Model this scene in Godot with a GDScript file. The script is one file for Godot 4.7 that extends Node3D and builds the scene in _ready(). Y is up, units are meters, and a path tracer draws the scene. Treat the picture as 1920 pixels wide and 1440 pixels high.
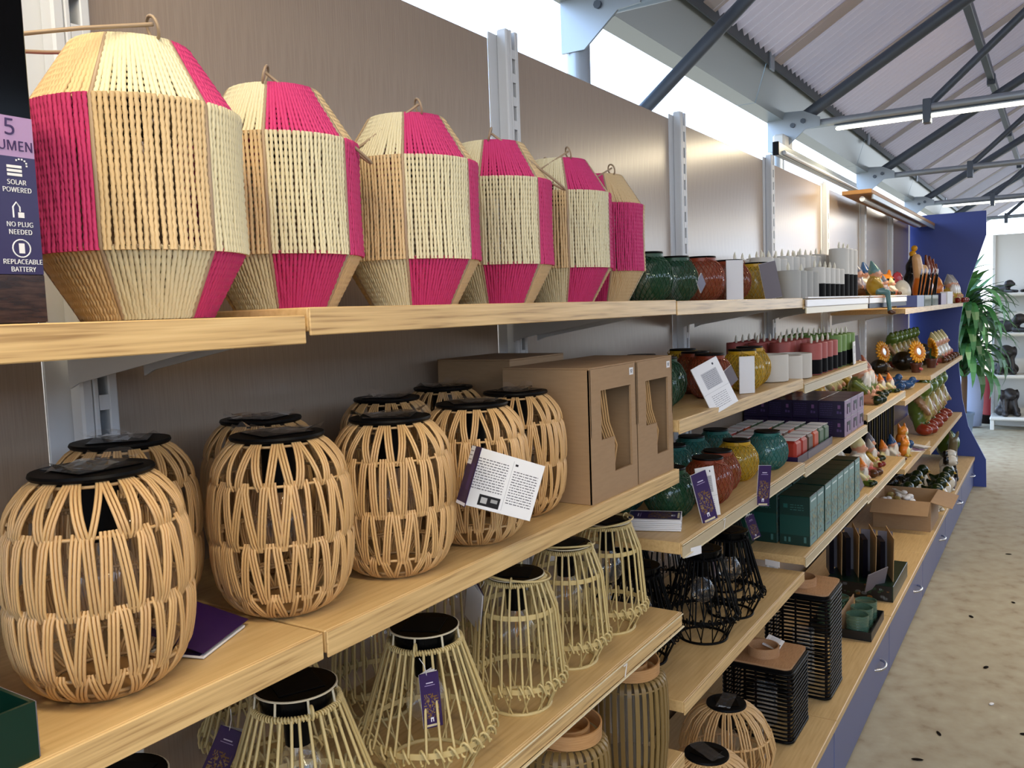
extends Node3D

# ---------------------------------------------------------------- mesh builder
class MB:
	var v := PackedVector3Array()
	var n := PackedVector3Array()
	var c := PackedColorArray()
	var ix := PackedInt32Array()
	var xf := Transform3D.IDENTITY
	var col := Color.WHITE
	var use_col := false

	func vert(p: Vector3, nn: Vector3) -> int:
		v.append(xf * p)
		n.append((xf.basis * nn).normalized())
		if use_col: c.append(col)
		return v.size() - 1

	func tri(a: int, b: int, d: int) -> void:
		ix.append(a); ix.append(b); ix.append(d)

	# flat polygon given counter-clockwise as seen from outside
	func poly(pts: Array) -> void:
		var nn: Vector3 = (pts[1] - pts[0]).cross(pts[2] - pts[0])
		if nn.length_squared() < 1e-16 and pts.size() > 3: nn = (pts[2] - pts[0]).cross(pts[3] - pts[0])
		nn = nn.normalized()
		var s := v.size()
		for p in pts: vert(p, nn)
		for i in range(1, pts.size() - 1): tri(s, s + i + 1, s + i)

	func quad_out(a: Vector3, b: Vector3, d: Vector3, e: Vector3, o: Vector3) -> void:
		if (b - a).cross(d - a).dot(o) < 0.0: poly([a, e, d, b])
		else: poly([a, b, d, e])

	func box(p: Vector3, s: Vector3, bev := 0.0) -> void:
		var h := s * 0.5
		if bev <= 0.0:
			for ax in 3:
				for sg in [-1.0, 1.0]:
					var o := Vector3.ZERO; o[ax] = sg
					var a1 := (ax + 1) % 3; var a2 := (ax + 2) % 3
					var q := []
					for k in [[-1, -1], [1, -1], [1, 1], [-1, 1]]:
						var t := Vector3.ZERO
						t[ax] = h[ax] * sg; t[a1] = h[a1] * k[0]; t[a2] = h[a2] * k[1]
						q.append(p + t)
					quad_out(q[0], q[1], q[2], q[3], o)
			return
		var b := minf(bev, minf(h.x, minf(h.y, h.z)) * 0.98)
		for ax in 3:
			var a1 := (ax + 1) % 3; var a2 := (ax + 2) % 3
			for sg in [-1.0, 1.0]:
				var o := Vector3.ZERO; o[ax] = sg
				var q := []
				for k in [[-1, -1], [1, -1], [1, 1], [-1, 1]]:
					var t := Vector3.ZERO
					t[ax] = h[ax] * sg; t[a1] = (h[a1] - b) * k[0]; t[a2] = (h[a2] - b) * k[1]
					q.append(p + t)
				quad_out(q[0], q[1], q[2], q[3], o)
			# edges along axis ax
			for s1 in [-1.0, 1.0]:
				for s2 in [-1.0, 1.0]:
					var e0 := Vector3.ZERO; var e1 := Vector3.ZERO; var oo := Vector3.ZERO
					e0[a1] = h[a1] * s1; e0[a2] = (h[a2] - b) * s2
					e1[a1] = (h[a1] - b) * s1; e1[a2] = h[a2] * s2
					oo[a1] = s1; oo[a2] = s2
					var l := Vector3.ZERO; l[ax] = h[ax] - b
					quad_out(p + e0 - l, p + e1 - l, p + e1 + l, p + e0 + l, oo)
		for sx in [-1.0, 1.0]:
			for sy in [-1.0, 1.0]:
				for sz in [-1.0, 1.0]:
					var q0 := p + Vector3(h.x * sx, (h.y - b) * sy, (h.z - b) * sz)
					var q1 := p + Vector3((h.x - b) * sx, h.y * sy, (h.z - b) * sz)
					var q2 := p + Vector3((h.x - b) * sx, (h.y - b) * sy, h.z * sz)
					if (q1 - q0).cross(q2 - q0).dot(Vector3(sx, sy, sz)) < 0.0: poly([q0, q2, q1])
					else: poly([q0, q1, q2])

	# round tube along a polyline; rad is one radius or one per point
	func tube(pts: Array, rad, sides := 6, closed := false, caps := true, lobes := 0.0, twist := 0.0) -> void:
		var m := pts.size()
		if m < 2: return
		var t0: Vector3 = ((pts[1] - pts[0]) as Vector3).normalized()
		var up := Vector3.UP if absf(t0.y) < 0.9 else Vector3.RIGHT
		var a: Vector3 = t0.cross(up).normalized()
		var start := v.size()
		var count := m + (1 if closed else 0)
		var prev := t0
		var dist := 0.0
		for k in count:
			var i := k % m
			var tg: Vector3
			if closed: tg = pts[(i + 1) % m] - pts[(i - 1 + m) % m]
			elif i == 0: tg = pts[1] - pts[0]
			elif i == m - 1: tg = pts[m - 1] - pts[m - 2]
			else: tg = pts[i + 1] - pts[i - 1]
			tg = tg.normalized()
			var axis := prev.cross(tg)
			if axis.length_squared() > 1e-12:
				a = a.rotated(axis.normalized(), prev.angle_to(tg))
			prev = tg
			a = (a - tg * a.dot(tg)).normalized()
			var b := tg.cross(a)
			var r: float = rad[i] if rad is Array else rad
			if k > 0: dist += (pts[i] as Vector3).distance_to(pts[(k - 1) % m])
			for s in sides:
				var an := TAU * s / sides
				var d := a * cos(an) + b * sin(an)
				var rr := r
				if lobes > 0.0: rr = r * (1.0 + lobes * cos(2.0 * (an - dist * twist)))
				vert(pts[i] + d * rr, d)
		for k in count - 1:
			for s in sides:
				var s2 := (s + 1) % sides
				var p0 := start + k * sides + s
				var p1 := start + k * sides + s2
				tri(p0, p0 + sides, p1)
				tri(p1, p0 + sides, p1 + sides)
		if caps and not closed:
			for e in [0, m - 1]:
				var tg2: Vector3 = (pts[0] - pts[1]) if e == 0 else (pts[m - 1] - pts[m - 2])
				tg2 = tg2.normalized()
				var s0 := v.size()
				for s in sides:
					v.append(v[start + e * sides + s]); n.append((xf.basis * tg2).normalized())
					if use_col: c.append(col)
				for s in range(1, sides - 1):
					if e == 0: tri(s0, s0 + s, s0 + s + 1)
					else: tri(s0, s0 + s + 1, s0 + s)

	# flat strip with thickness swept along points: w along 'side' vectors, h along normal
	func ribbon(pts: Array, outs: Array, w: float, h: float, closed := false) -> void:
		var m := pts.size()
		var s := v.size()
		var count := m + (1 if closed else 0)
		for k in count:
			var i := k % m
			var tg: Vector3
			if closed: tg = pts[(i + 1) % m] - pts[(i - 1 + m) % m]
			elif i == 0: tg = pts[1] - pts[0]
			elif i == m - 1: tg = pts[m - 1] - pts[m - 2]
			else: tg = pts[i + 1] - pts[i - 1]
			tg = tg.normalized()
			var o: Vector3 = outs[i]
			o = (o - tg * o.dot(tg)).normalized()
			var sd := tg.cross(o)
			var cs := [o * h * 0.5 + sd * w * 0.5, o * h * 0.5 - sd * w * 0.5, -o * h * 0.5 - sd * w * 0.5, -o * h * 0.5 + sd * w * 0.5]
			var ns := [o, -sd, -o, sd]
			for q in 4:
				vert(pts[i] + cs[q], ns[q]); vert(pts[i] + cs[(q + 1) % 4], ns[q])
		for k in count - 1:
			for q in 4:
				var p0 := s + k * 8 + q * 2
				tri(p0, p0 + 1, p0 + 8); tri(p0 + 1, p0 + 9, p0 + 8)

	# profile of Vector2(radius, height) from bottom to top, turned about y
	func lathe(prof: Array, segs := 24, at := Vector3.ZERO, sx := 1.0, sz := 1.0) -> void:
		var m := prof.size()
		var s := v.size()
		for i in m:
			var d: Vector2
			if i == 0: d = prof[1] - prof[0]
			elif i == m - 1: d = prof[m - 1] - prof[m - 2]
			else: d = (prof[i] - prof[i - 1]).normalized() + (prof[i + 1] - prof[i]).normalized()
			if d.length() < 1e-9: d = Vector2(0, 1)
			d = d.normalized()
			for k in segs + 1:
				var an := TAU * k / segs
				var dir := Vector3(cos(an), 0, sin(an))
				vert(at + Vector3(dir.x * prof[i].x * sx, prof[i].y, dir.z * prof[i].x * sz), dir * d.y - Vector3.UP * d.x)
		for i in m - 1:
			for k in segs:
				var p0 := s + i * (segs + 1) + k
				tri(p0, p0 + 1, p0 + segs + 1); tri(p0 + 1, p0 + segs + 2, p0 + segs + 1)

	# sharp-edged lathe: every band of the profile gets its own normals
	func turned(prof: Array, segs := 24, at := Vector3.ZERO) -> void:
		for i in prof.size() - 1: lathe([prof[i], prof[i + 1]], segs, at)

	func ball(p: Vector3, r: Vector3, segs := 12, rings := 8) -> void:
		var s := v.size()
		for i in rings + 1:
			var ph := PI * i / rings - PI / 2
			for k in segs + 1:
				var an := TAU * k / segs
				var d := Vector3(cos(ph) * cos(an), sin(ph), cos(ph) * sin(an))
				vert(p + d * r, Vector3(d.x / r.x, d.y / r.y, d.z / r.z))
		for i in rings:
			for k in segs:
				var p0 := s + i * (segs + 1) + k
				tri(p0, p0 + 1, p0 + segs + 1); tri(p0 + 1, p0 + segs + 2, p0 + segs + 1)

	# outline in x-y extruded along z from z0 to z1 (outline counter-clockwise)
	func prism(out: PackedVector2Array, z0: float, z1: float) -> void:
		var o := out
		if Geometry2D.is_polygon_clockwise(o): o.reverse()
		var t := Geometry2D.triangulate_polygon(o)
		for side in [0, 1]:
			var z := z1 if side == 1 else z0
			var nn := Vector3(0, 0, 1 if side == 1 else -1)
			var s := v.size()
			for p in o: vert(Vector3(p.x, p.y, z), nn)
			for k in range(0, t.size(), 3):
				var a := o[t[k]]; var b := o[t[k + 1]]; var d := o[t[k + 2]]
				var ccw := (b - a).cross(d - a) > 0
				if ccw == (side == 1): tri(s + t[k], s + t[k + 2], s + t[k + 1])
				else: tri(s + t[k], s + t[k + 1], s + t[k + 2])
		for i in o.size():
			var p := o[i]; var q := o[(i + 1) % o.size()]
			poly([Vector3(p.x, p.y, z0), Vector3(q.x, q.y, z0), Vector3(q.x, q.y, z1), Vector3(p.x, p.y, z1)])

	func done() -> ArrayMesh:
		var arr := []
		arr.resize(Mesh.ARRAY_MAX)
		arr[Mesh.ARRAY_VERTEX] = v
		arr[Mesh.ARRAY_NORMAL] = n
		if use_col: arr[Mesh.ARRAY_COLOR] = c
		arr[Mesh.ARRAY_INDEX] = ix
		var m := ArrayMesh.new()
		m.add_surface_from_arrays(Mesh.PRIMITIVE_TRIANGLES, arr)
		return m

# ---------------------------------------------------------------- naming and placing
var taken := {}
func numbered(called: String) -> String:
	var base := called
	if taken.has(base):
		taken[base] += 1
		return "%s_%03d" % [base, taken[base]]
	taken[base] = 0
	return base

func thing(called: String, label: String, category: String, at := Vector3.ZERO, turn := 0.0, group := "") -> Node3D:
	var o := Node3D.new()
	o.name = numbered(called)
	add_child(o)
	o.position = at
	o.rotation.y = turn
	o.set_meta("label", label)
	o.set_meta("category", category)
	if group: o.set_meta("group", group)
	return o

func part(parent: Node, called: String, m: Mesh, mt: Material, xf := Transform3D.IDENTITY) -> MeshInstance3D:
	var o := MeshInstance3D.new()
	o.name = called
	o.mesh = m
	o.material_override = mt
	o.transform = xf
	parent.add_child(o, true)
	return o

func structure(called: String, m: Mesh, mt: Material, label := "", category := "") -> MeshInstance3D:
	var o := part(self, called, m, mt)
	o.set_meta("kind", "structure")
	if label: o.set_meta("label", label)
	if category: o.set_meta("category", category)
	return o

func copy(proto: Node3D, called: String, label: String, at: Vector3, turn := 0.0, group := "") -> Node3D:
	var o: Node3D
	if proto.has_meta("fresh"):
		o = proto
		o.remove_meta("fresh")
		if o.get_parent() == null:
			o.name = numbered(called)
			add_child(o)
	else:
		o = proto.duplicate()
		o.name = numbered(called)
		add_child(o)
	o.position = at
	o.rotation.y = turn
	o.scale = Vector3.ONE
	o.set_meta("label", label)
	if group: o.set_meta("group", group)
	elif o.has_meta("group"): o.remove_meta("group")
	return o

# a thing that waits outside the scene until copy() places it for the first time
func proto(category: String) -> Node3D:
	var o := Node3D.new()
	o.set_meta("category", category)
	o.set_meta("fresh", true)
	return o

# ---------------------------------------------------------------- materials
var M := {}
func mat(key: String, col: Color, rough := 0.6, metal := 0.0) -> StandardMaterial3D:
	if M.has(key): return M[key]
	var m := StandardMaterial3D.new()
	m.resource_name = key
	m.albedo_color = col
	m.roughness = rough
	m.metallic = metal
	if col.get_luminance() < 0.07: m.metallic_specular = 0.22
	M[key] = m
	return m

func noise_tex(sd: int, freq: float, ramp: Array, size := 512, oct := 4, seamless := true) -> NoiseTexture2D:
	var f := FastNoiseLite.new()
	f.seed = sd
	f.frequency = freq
	f.fractal_octaves = oct
	f.noise_type = FastNoiseLite.TYPE_SIMPLEX_SMOOTH
	var t := NoiseTexture2D.new()
	t.width = size; t.height = size
	t.seamless = seamless
	t.noise = f
	if ramp:
		var g := Gradient.new()
		g.offsets = PackedFloat32Array(range(ramp.size()).map(func(i): return float(i) / (ramp.size() - 1)))
		g.colors = PackedColorArray(ramp)
		t.color_ramp = g
	return t

func tri_mat(key: String, tex: Texture2D, scale: Vector3, rough := 0.6, world := true) -> StandardMaterial3D:
	var m := mat(key, Color.WHITE, rough)
	m.albedo_texture = tex
	m.uv1_triplanar = true
	m.uv1_world_triplanar = world
	m.uv1_scale = scale
	return m

func glass(key: String, col: Color, alpha: float, rough := 0.03) -> StandardMaterial3D:
	var m := mat(key, Color(col.r, col.g, col.b, alpha), rough)
	m.transparency = BaseMaterial3D.TRANSPARENCY_ALPHA
	return m

func make_materials() -> void:
	var pale := [Color(0.72, 0.585, 0.385), Color(0.775, 0.645, 0.44), Color(0.80, 0.675, 0.47), Color(0.83, 0.705, 0.50)]
	tri_mat("shelf_wood", noise_tex(3, 0.012, pale), Vector3(0.9, 14, 14), 0.42)
	tri_mat("edge_wood", noise_tex(5, 0.012, [Color(0.58, 0.45, 0.28), Color(0.76, 0.63, 0.43), Color(0.82, 0.69, 0.48), Color(0.86, 0.74, 0.53)]), Vector3(0.7, 22, 22), 0.35)
	tri_mat("back_board", noise_tex(7, 0.02, [Color(0.585, 0.515, 0.45), Color(0.615, 0.547, 0.48), Color(0.64, 0.57, 0.50)]), Vector3(26, 0.8, 26), 0.25)
	tri_mat("concrete", noise_tex(11, 0.011, [Color(0.53, 0.475, 0.39), Color(0.60, 0.56, 0.475), Color(0.625, 0.59, 0.505), Color(0.64, 0.61, 0.525), Color(0.67, 0.64, 0.56)], 1024, 10), Vector3(0.75, 0.75, 0.75), 0.75)
	M.back_board.metallic_specular = 0.62
	mat("white_metal", Color(0.80, 0.81, 0.82), 0.4)
	mat("galvanised", Color(0.62, 0.66, 0.70), 0.38, 0.55)
	mat("pipe_steel", Color(0.34, 0.38, 0.43), 0.42, 0.35)
	mat("gutter_steel", Color(0.60, 0.63, 0.63), 0.35, 0.4)
	mat("blue_panel", Color(0.18, 0.25, 0.53), 0.45)
	mat("cabinet_blue", Color(0.37, 0.40, 0.545), 0.38)
	mat("chrome", Color(0.8, 0.8, 0.8), 0.22, 1.0)
	mat("black_plastic", Color(0.035, 0.036, 0.042), 0.45)
	mat("solar_black", Color(0.022, 0.023, 0.028), 0.22)
	mat("white_paint", Color(0.86, 0.86, 0.84), 0.45)
	mat("paper", Color(0.86, 0.86, 0.87), 0.55)
	glass("pane", Color(0.9, 0.95, 1.0), 0.06)
	glass("bulb_glass", Color(0.95, 0.97, 1.0), 0.02, 0.02)
	glass("film", Color(0.9, 0.92, 0.95), 0.04, 0.03)

# ---------------------------------------------------------------- bays: x of the uprights, shelf heights
const OFF := 0.06      # shelf joints lie on the middle of an upright
const DEEP := 0.387    # shelf depth
const BASE_Y := 0.24
const BASE_Z := 0.479

func shelf(x0: float, x1: float, y: float, where: String, rail := 0, deep := DEEP) -> void:
	var t := thing("shelf_board", where, "shelf", Vector3(x0, y, 0), 0, "maple laminate shelf boards")
	var b := MB.new()
	var w := x1 - x0 - 0.006
	b.box(Vector3(w / 2 + 0.003, -0.0125, deep / 2 + 0.014), Vector3(w, 0.025, deep - 0.0345), 0.0015)
	part(t, "board", b.done(), M.shelf_wood)
	b = MB.new()
	b.box(Vector3(w / 2 + 0.003, -0.0145, deep - 0.0015), Vector3(w, 0.029, 0.003), 0.001)
	part(t, "edge_band", b.done(), M.edge_wood)
	for e in [0.055, w - 0.04]:
		b = MB.new()
		b.prism(PackedVector2Array([Vector2(0.028, -0.026), Vector2(deep - 0.10, -0.026), Vector2(deep - 0.10, -0.030), Vector2(0.05, -0.070), Vector2(0.028, -0.078)]), -0.0015, 0.0015)
		part(t, "bracket", b.done(), M.white_metal, Transform3D(Basis(Vector3.UP, -PI / 2), Vector3(e, 0, 0)))
	if rail:
		b = MB.new()
		b.box(Vector3(w / 2 + 0.003, -0.004, deep + 0.002), Vector3(w, 0.0025, 0.003), 0.0008)
		b.box(Vector3(w / 2 + 0.003, -0.030, deep + 0.003), Vector3(w, 0.003, 0.005), 0.0008)
		part(t, "price_rail", b.done(), M.rail)
		if rail == 2:
			b = MB.new()
			b.box(Vector3(w / 2 + 0.003, -0.018, deep + 0.0015), Vector3(w, 0.022, 0.002))
			part(t, "rail_insert", b.done(), M.rail_ivory)

func build_structure() -> void:
	# floor slab
	var b := MB.new()
	b.box(Vector3(5.5, -0.06, 2.0), Vector3(23, 0.12, 8.0))
	var floor_node := structure("floor", b.done(), M.concrete, "worn grey concrete floor of the aisle", "floor")
	# back wall: the laminate boards between the uprights
	var wall := Node3D.new()
	wall.name = "wall_back"
	wall.set_meta("kind", "structure")
	wall.set_meta("label", "beige laminate back wall behind the shelves")
	add_child(wall)
	for k in range(-3, 8):
		b = MB.new()
		b.box(Vector3(k + 0.545, (2.097 + 0.0) / 2, -0.010), Vector3(0.907, 2.097, 0.016), 0.0015)
		part(wall, "back_board", b.done(), M.back_board)
	# uprights
	var post := MB.new()
	var slot := MB.new()
	post.box(Vector3(0.045, 1.055, -0.001), Vector3(0.094, 2.11, 0.004), 0.001)
	post.box(Vector3(0.036, 1.06, 0.013), Vector3(0.016, 2.12, 0.026), 0.003)
	post.box(Vector3(0.0475, 1.06, 0.013), Vector3(0.007, 2.12, 0.026), 0.0015)
	post.box(Vector3(0.070, 1.06, 0.013), Vector3(0.012, 2.12, 0.026), 0.0015)
	for j in 42:
		post.box(Vector3(0.0575, 0.02 + j * 0.05, 0.0235), Vector3(0.0135, 0.019, 0.004))
	slot.box(Vector3(0.0575, 1.05, 0.0025), Vector3(0.0132, 2.1, 0.003))
	var pm := post.done(); var sm := slot.done()
	for k in range(-1, 7):
		var t := thing("upright", "white slotted steel upright " + ["left of the bay with the tall black box", "between the black box and the rattan barrels", "between the rattan barrels and the mesh jars", "between the mesh jars and the candles", "between the candles and the gnomes", "between the gnomes and the orange cat", "behind the sunflowers", "behind the row of mouse figures"][k + 1], "upright", Vector3(k, 0.0, 0), 0, "slotted shelving uprights")
		part(t, "post", pm, M.white_metal)
		part(t, "slot_channel", sm, M.galvanised)
	# shelves: [x0, x1, y, rail]
	var bay := ["the bay with the tall black box", "the bay of rattan barrels", "the bay of mesh jars", "the bay of candles", "the gnome bay", "the bay of small garden figures", "the sunflower bay"]
	var rows := [[-0.94, OFF, [1.519, 1.187, 0.86], 0], [OFF, 1.06, [1.527, 1.186, 0.888, 0.587], 0], [1.06, 2.06, [1.525, 1.284, 1.03, 0.692], 0], [2.06, 3.06, [1.521, 1.27, 1.015, 0.735], 2], [3.06, 4.06, [1.521, 1.055, 0.722], 2], [4.06, 5.06, [1.462, 1.004, 0.656], 0], [5.06, 7.04, [1.462, 1.045, 0.595], 0]]
	var ord := ["top", "second", "third", "fourth"]
	for r in rows.size():
		for j in rows[r][2].size():
			var rail: int = rows[r][3]
			if r == 2 and j == 2: rail = 2
			if r == 1 and j == 2: rail = 1
			if j == 0: rail = 0
			shelf(rows[r][0], rows[r][1], rows[r][2][j], "pale maple laminate shelf board, %s one of %s" % [ord[j], bay[r]], rail)
	# base cabinets
	for k in range(-1, 7):
		var x0 := k + OFF
		var t := thing("base_cabinet", "low blue cabinet with maple worktop under " + ["the bay with the tall black box", "the bay of rattan barrels", "the bay of mesh jars and black lanterns", "the bay of candles and teal cartons", "the gnome bay with the divider carton", "the bay with the open carton", "the bay of green ducks", "the blue end panel and snail"][k + 1], "cabinet", Vector3(x0, 0, 0), 0, "low blue base cabinets")
		var c := MB.new()
		c.box(Vector3(0.5, BASE_Y - 0.0125, BASE_Z / 2 + 0.016), Vector3(0.996, 0.025, BASE_Z - 0.032), 0.002)
		part(t, "worktop", c.done(), M.shelf_wood)
		c = MB.new()
		c.box(Vector3(0.5, 0.107, BASE_Z / 2 + 0.003), Vector3(0.99, 0.213, BASE_Z - 0.06))
		part(t, "carcass", c.done(), M.cabinet_dark)
		c = MB.new()
		c.box(Vector3(0.5, 0.112, BASE_Z - 0.017), Vector3(0.990, 0.206, 0.018), 0.002)
		var d := part(t, "door", c.done(), M.cabinet_blue)
		c = MB.new()
		var hp := []
		for i in 13:
			var a := PI * i / 12.0
			hp.append(Vector3(0.74 - cos(a) * 0.055, 0.135, BASE_Z - 0.010 + sin(a) * 0.030))
		c.tube(hp, 0.0055, 8)
		part(d, "handle", c.done(), M.chrome)
	# blue end panel
	b = MB.new()
	var prof := PackedVector2Array([Vector2(0.0, 0.0), Vector2(0.0, 2.165), Vector2(0.54, 2.165), Vector2(0.54, 1.98), Vector2(0.49, 1.82), Vector2(0.42, 1.6), Vector2(0.385, 1.45), Vector2(0.36, 1.28), Vector2(0.352, 1.15), Vector2(0.36, 0.95), Vector2(0.385, 0.7), Vector2(0.43, 0.48), Vector2(0.555, 0.22), Vector2(0.56, 0.0)])
	b.prism(prof, -0.012, 0.012)
	b.xf = Transform3D.IDENTITY
	var ep := thing("end_panel", "tall dark blue end panel with a curved front edge closing the shelving", "panel", Vector3(7.0735, 0, 0))
	part(ep, "board", b.done(), M.blue_panel, Transform3D(Basis(Vector3.UP, -PI / 2), Vector3.ZERO))

func pipe(parent: Node, called: String, a: Vector3, b2: Vector3, r: float, m: Material, sides := 12) -> MeshInstance3D:
	var b := MB.new()
	b.tube([a, b2], r, sides)
	return part(parent, called, b.done(), m)

const TAN := 0.60      # roof pitch
const EAVE_Y := 2.625
const EAVE_Z := -0.077
const RIDGE_Z := 1.95
func roof_y(z: float) -> float: return EAVE_Y + TAN * (z - EAVE_Z) if z < RIDGE_Z else EAVE_Y + TAN * (2 * RIDGE_Z - EAVE_Z - z)

func build_roof() -> void:
	# gutter along the eaves
	var b := MB.new()
	var prof := PackedVector2Array([Vector2(-0.234, 2.42), Vector2(-0.149, 2.42), Vector2(-0.099, 2.58), Vector2(-0.079, 2.635), Vector2(-0.085, 2.637), Vector2(-0.105, 2.58), Vector2(-0.153, 2.425), Vector2(-0.230, 2.425), Vector2(-0.285, 2.58), Vector2(-0.31, 2.64), Vector2(-0.315, 2.64), Vector2(-0.29, 2.58)])
	for e in 1:
		var g := thing("gutter", "long galvanised roof gutter running above the back wall", "gutter", Vector3(0, 0, 0))
		for k in 9:
			b = MB.new()
			b.prism(prof, -5.8 + k * 2.3 + 0.004, -5.8 + (k + 1) * 2.3 - 0.004)
			part(g, "trough", b.done(), M.gutter_steel, Transform3D(Basis(Vector3(0, 0, 1), Vector3.UP, Vector3(1, 0, 0)), Vector3.ZERO))
		for k in 9:
			b = MB.new()
			b.box(Vector3(-5.8 + k * 2.3, 2.60, -0.072), Vector3(0.06, 0.10, 0.01), 0.002)
			part(g, "joint_strap", b.done(), M.galvanised, Transform3D.IDENTITY)
		b = MB.new()
		b.box(Vector3(4.5, 2.605, -0.078), Vector3(20.6, 0.07, 0.006), 0.001)
		part(g, "drip_edge", b.done(), M.drip)
	# corrugated sheets, both slopes
	var ceiling := Node3D.new()
	ceiling.name = "ceiling"
	ceiling.set_meta("kind", "structure")
	ceiling.set_meta("label", "pitched roof of corrugated translucent sheets")
	add_child(ceiling)
	var meshes := []
	for side in 2:
		var mb := MB.new()
		var wv := 12
		var per := 10
		var sw := 0.9
		var sl := RIDGE_Z - EAVE_Z + 0.04
		for i in wv * per:
			var xa := sw * i / (wv * per); var xb := sw * (i + 1) / (wv * per)
			var ya := cos(TAU * i / per) * 0.018; var yb := cos(TAU * (i + 1) / per) * 0.018
			var z0 := EAVE_Z - 0.03; var z1 := RIDGE_Z + 0.01
			if side == 1: z0 = 2 * RIDGE_Z - z0; z1 = 2 * RIDGE_Z - z1
			var y0 := roof_y(EAVE_Z) - 0.02; var y1 := roof_y(RIDGE_Z)
			for up in 2:
				var h := 0.004 * up
				var s := mb.v.size()
				var na := Vector3(sin(TAU * i / per) * 1.5, 1, 0).normalized(); var nb := Vector3(sin(TAU * (i + 1) / per) * 1.5, 1, 0).normalized()
				var sg := 1.0 if up == 1 else -1.0
				mb.vert(Vector3(xa, y0 + ya + h, z0), na * sg); mb.vert(Vector3(xb, y0 + yb + h, z0), nb * sg)
				mb.vert(Vector3(xb, y1 + yb + h, z1), nb * sg); mb.vert(Vector3(xa, y1 + ya + h, z1), na * sg)
				if (up == 1) == (side == 0):
					mb.tri(s, s + 1, s + 2); mb.tri(s, s + 2, s + 3)
				else:
					mb.tri(s, s + 2, s + 1); mb.tri(s, s + 3, s + 2)
		meshes.append(mb.done())
	var sheets := [M.sheet_a, M.sheet_b, M.sheet_a, M.sheet_c]
	for k in 22:
		for side in 2:
			part(ceiling, "roof_sheet", meshes[side], sheets[(k * 7 + side) % 4], Transform3D(Basis.IDENTITY, Vector3(-4.6 + k * 0.9, 0.004 * (k % 2), 0)))
	# lap strips where two sheets overlap
	for k in 21:
		b = MB.new()
		var x := -4.6 + (k + 1) * 0.9
		b.ribbon([Vector3(x, roof_y(EAVE_Z) - 0.034, EAVE_Z - 0.03), Vector3(x, roof_y(RIDGE_Z) - 0.028, RIDGE_Z)], [Vector3.DOWN, Vector3.DOWN], 0.13, 0.004)
		part(ceiling, "lap_strip", b.done(), M.sheet_c)
	# purlins
	for z in [0.62, 1.3]:
		var pl := thing("purlin", "long steel purlin under the corrugated roof, " + ("lower one" if z < 1.0 else "upper one"), "purlin", Vector3(0, 0, 0), 0, "roof purlins")
		b = MB.new()
		b.box(Vector3(4.5, roof_y(z) - 0.085, z), Vector3(19, 0.05, 0.04), 0.003)
		part(pl, "beam", b.done(), M.pipe_steel)
	# trusses
	var tx := [-0.45, 1.77, 3.9, 6.13, 8.4, 10.7]
	for i in tx.size():
		var x: float = tx[i]
		var t := thing("roof_truss", "tubular steel roof truss " + ["above the black box bay, out past the wall top", "on the column beside the slanting wind brace", "with the white cable box on its column", "carrying no LED strip, above the far bays", "above the blue end panel", "above the white shelving at the aisle end"][i], "truss", Vector3(x, 0, 0), 0, "tubular roof trusses")
		pipe(t, "column", Vector3(0, 0.0, -0.19), Vector3(0, 2.42, -0.19), 0.035, M.galvanised, 16)
		pipe(t, "rafter", Vector3(0.0, 2.405, -0.09), Vector3(0.0, 2.405 + 0.632 * (RIDGE_Z - 0.02 + 0.09) - 0.10, RIDGE_Z - 0.02), 0.030, M.pipe_steel)
		pipe(t, "rafter", Vector3(0.0, 2.405, 2 * RIDGE_Z + 0.09), Vector3(0.0, 2.405 + 0.632 * (RIDGE_Z - 0.02 + 0.09) - 0.10, RIDGE_Z + 0.02), 0.030, M.pipe_steel)
		pipe(t, "tie_bar", Vector3(0, 2.385, -0.12), Vector3(0, 2.385, 2 * RIDGE_Z + 0.12), 0.020, M.galvanised)
		pipe(t, "web_bar", Vector3(0.03, 2.40, 0.50), Vector3(0.03, 2.40 + 0.9 * 0.72, 0.50 + 0.72), 0.018, M.pipe_steel)
		pipe(t, "column", Vector3(0, 0.0, 2 * RIDGE_Z + 0.19), Vector3(0, 2.42, 2 * RIDGE_Z + 0.19), 0.035, M.galvanised, 16)
		b = MB.new()
		b.prism(PackedVector2Array([Vector2(-0.225, 2.27), Vector2(-0.15, 2.27), Vector2(-0.04, 2.36), Vector2(0.03, 2.365), Vector2(0.03, 2.41), Vector2(-0.05, 2.45), Vector2(-0.225, 2.46)]), -0.004, 0.004)
		part(t, "gusset", b.done(), M.galvanised, Transform3D(Basis(Vector3.UP, -PI / 2), Vector3(-0.036, 0, 0)))
		b = MB.new()
		b.tube([Vector3(-0.05, 2.40, -0.05), Vector3(0.05, 2.40, -0.05)], 0.012, 8)
		b.tube([Vector3(-0.05, 2.385, -0.10), Vector3(0.05, 2.385, -0.10)], 0.012, 8)
		part(t, "bolt", b.done(), M.pipe_steel)
		b = MB.new()
		b.box(Vector3(0, 2.37, 0.50), Vector3(0.05, 0.11, 0.035), 0.003)
		part(t, "clamp_plate", b.done(), M.pipe_steel)
		for z in [0.62, 1.3]:
			b = MB.new()
			b.box(Vector3(0, roof_y(z) - 0.10, z), Vector3(0.07, 0.07, 0.05), 0.004)
			part(t, "purlin_cleat", b.done(), M.pipe_steel)
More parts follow.
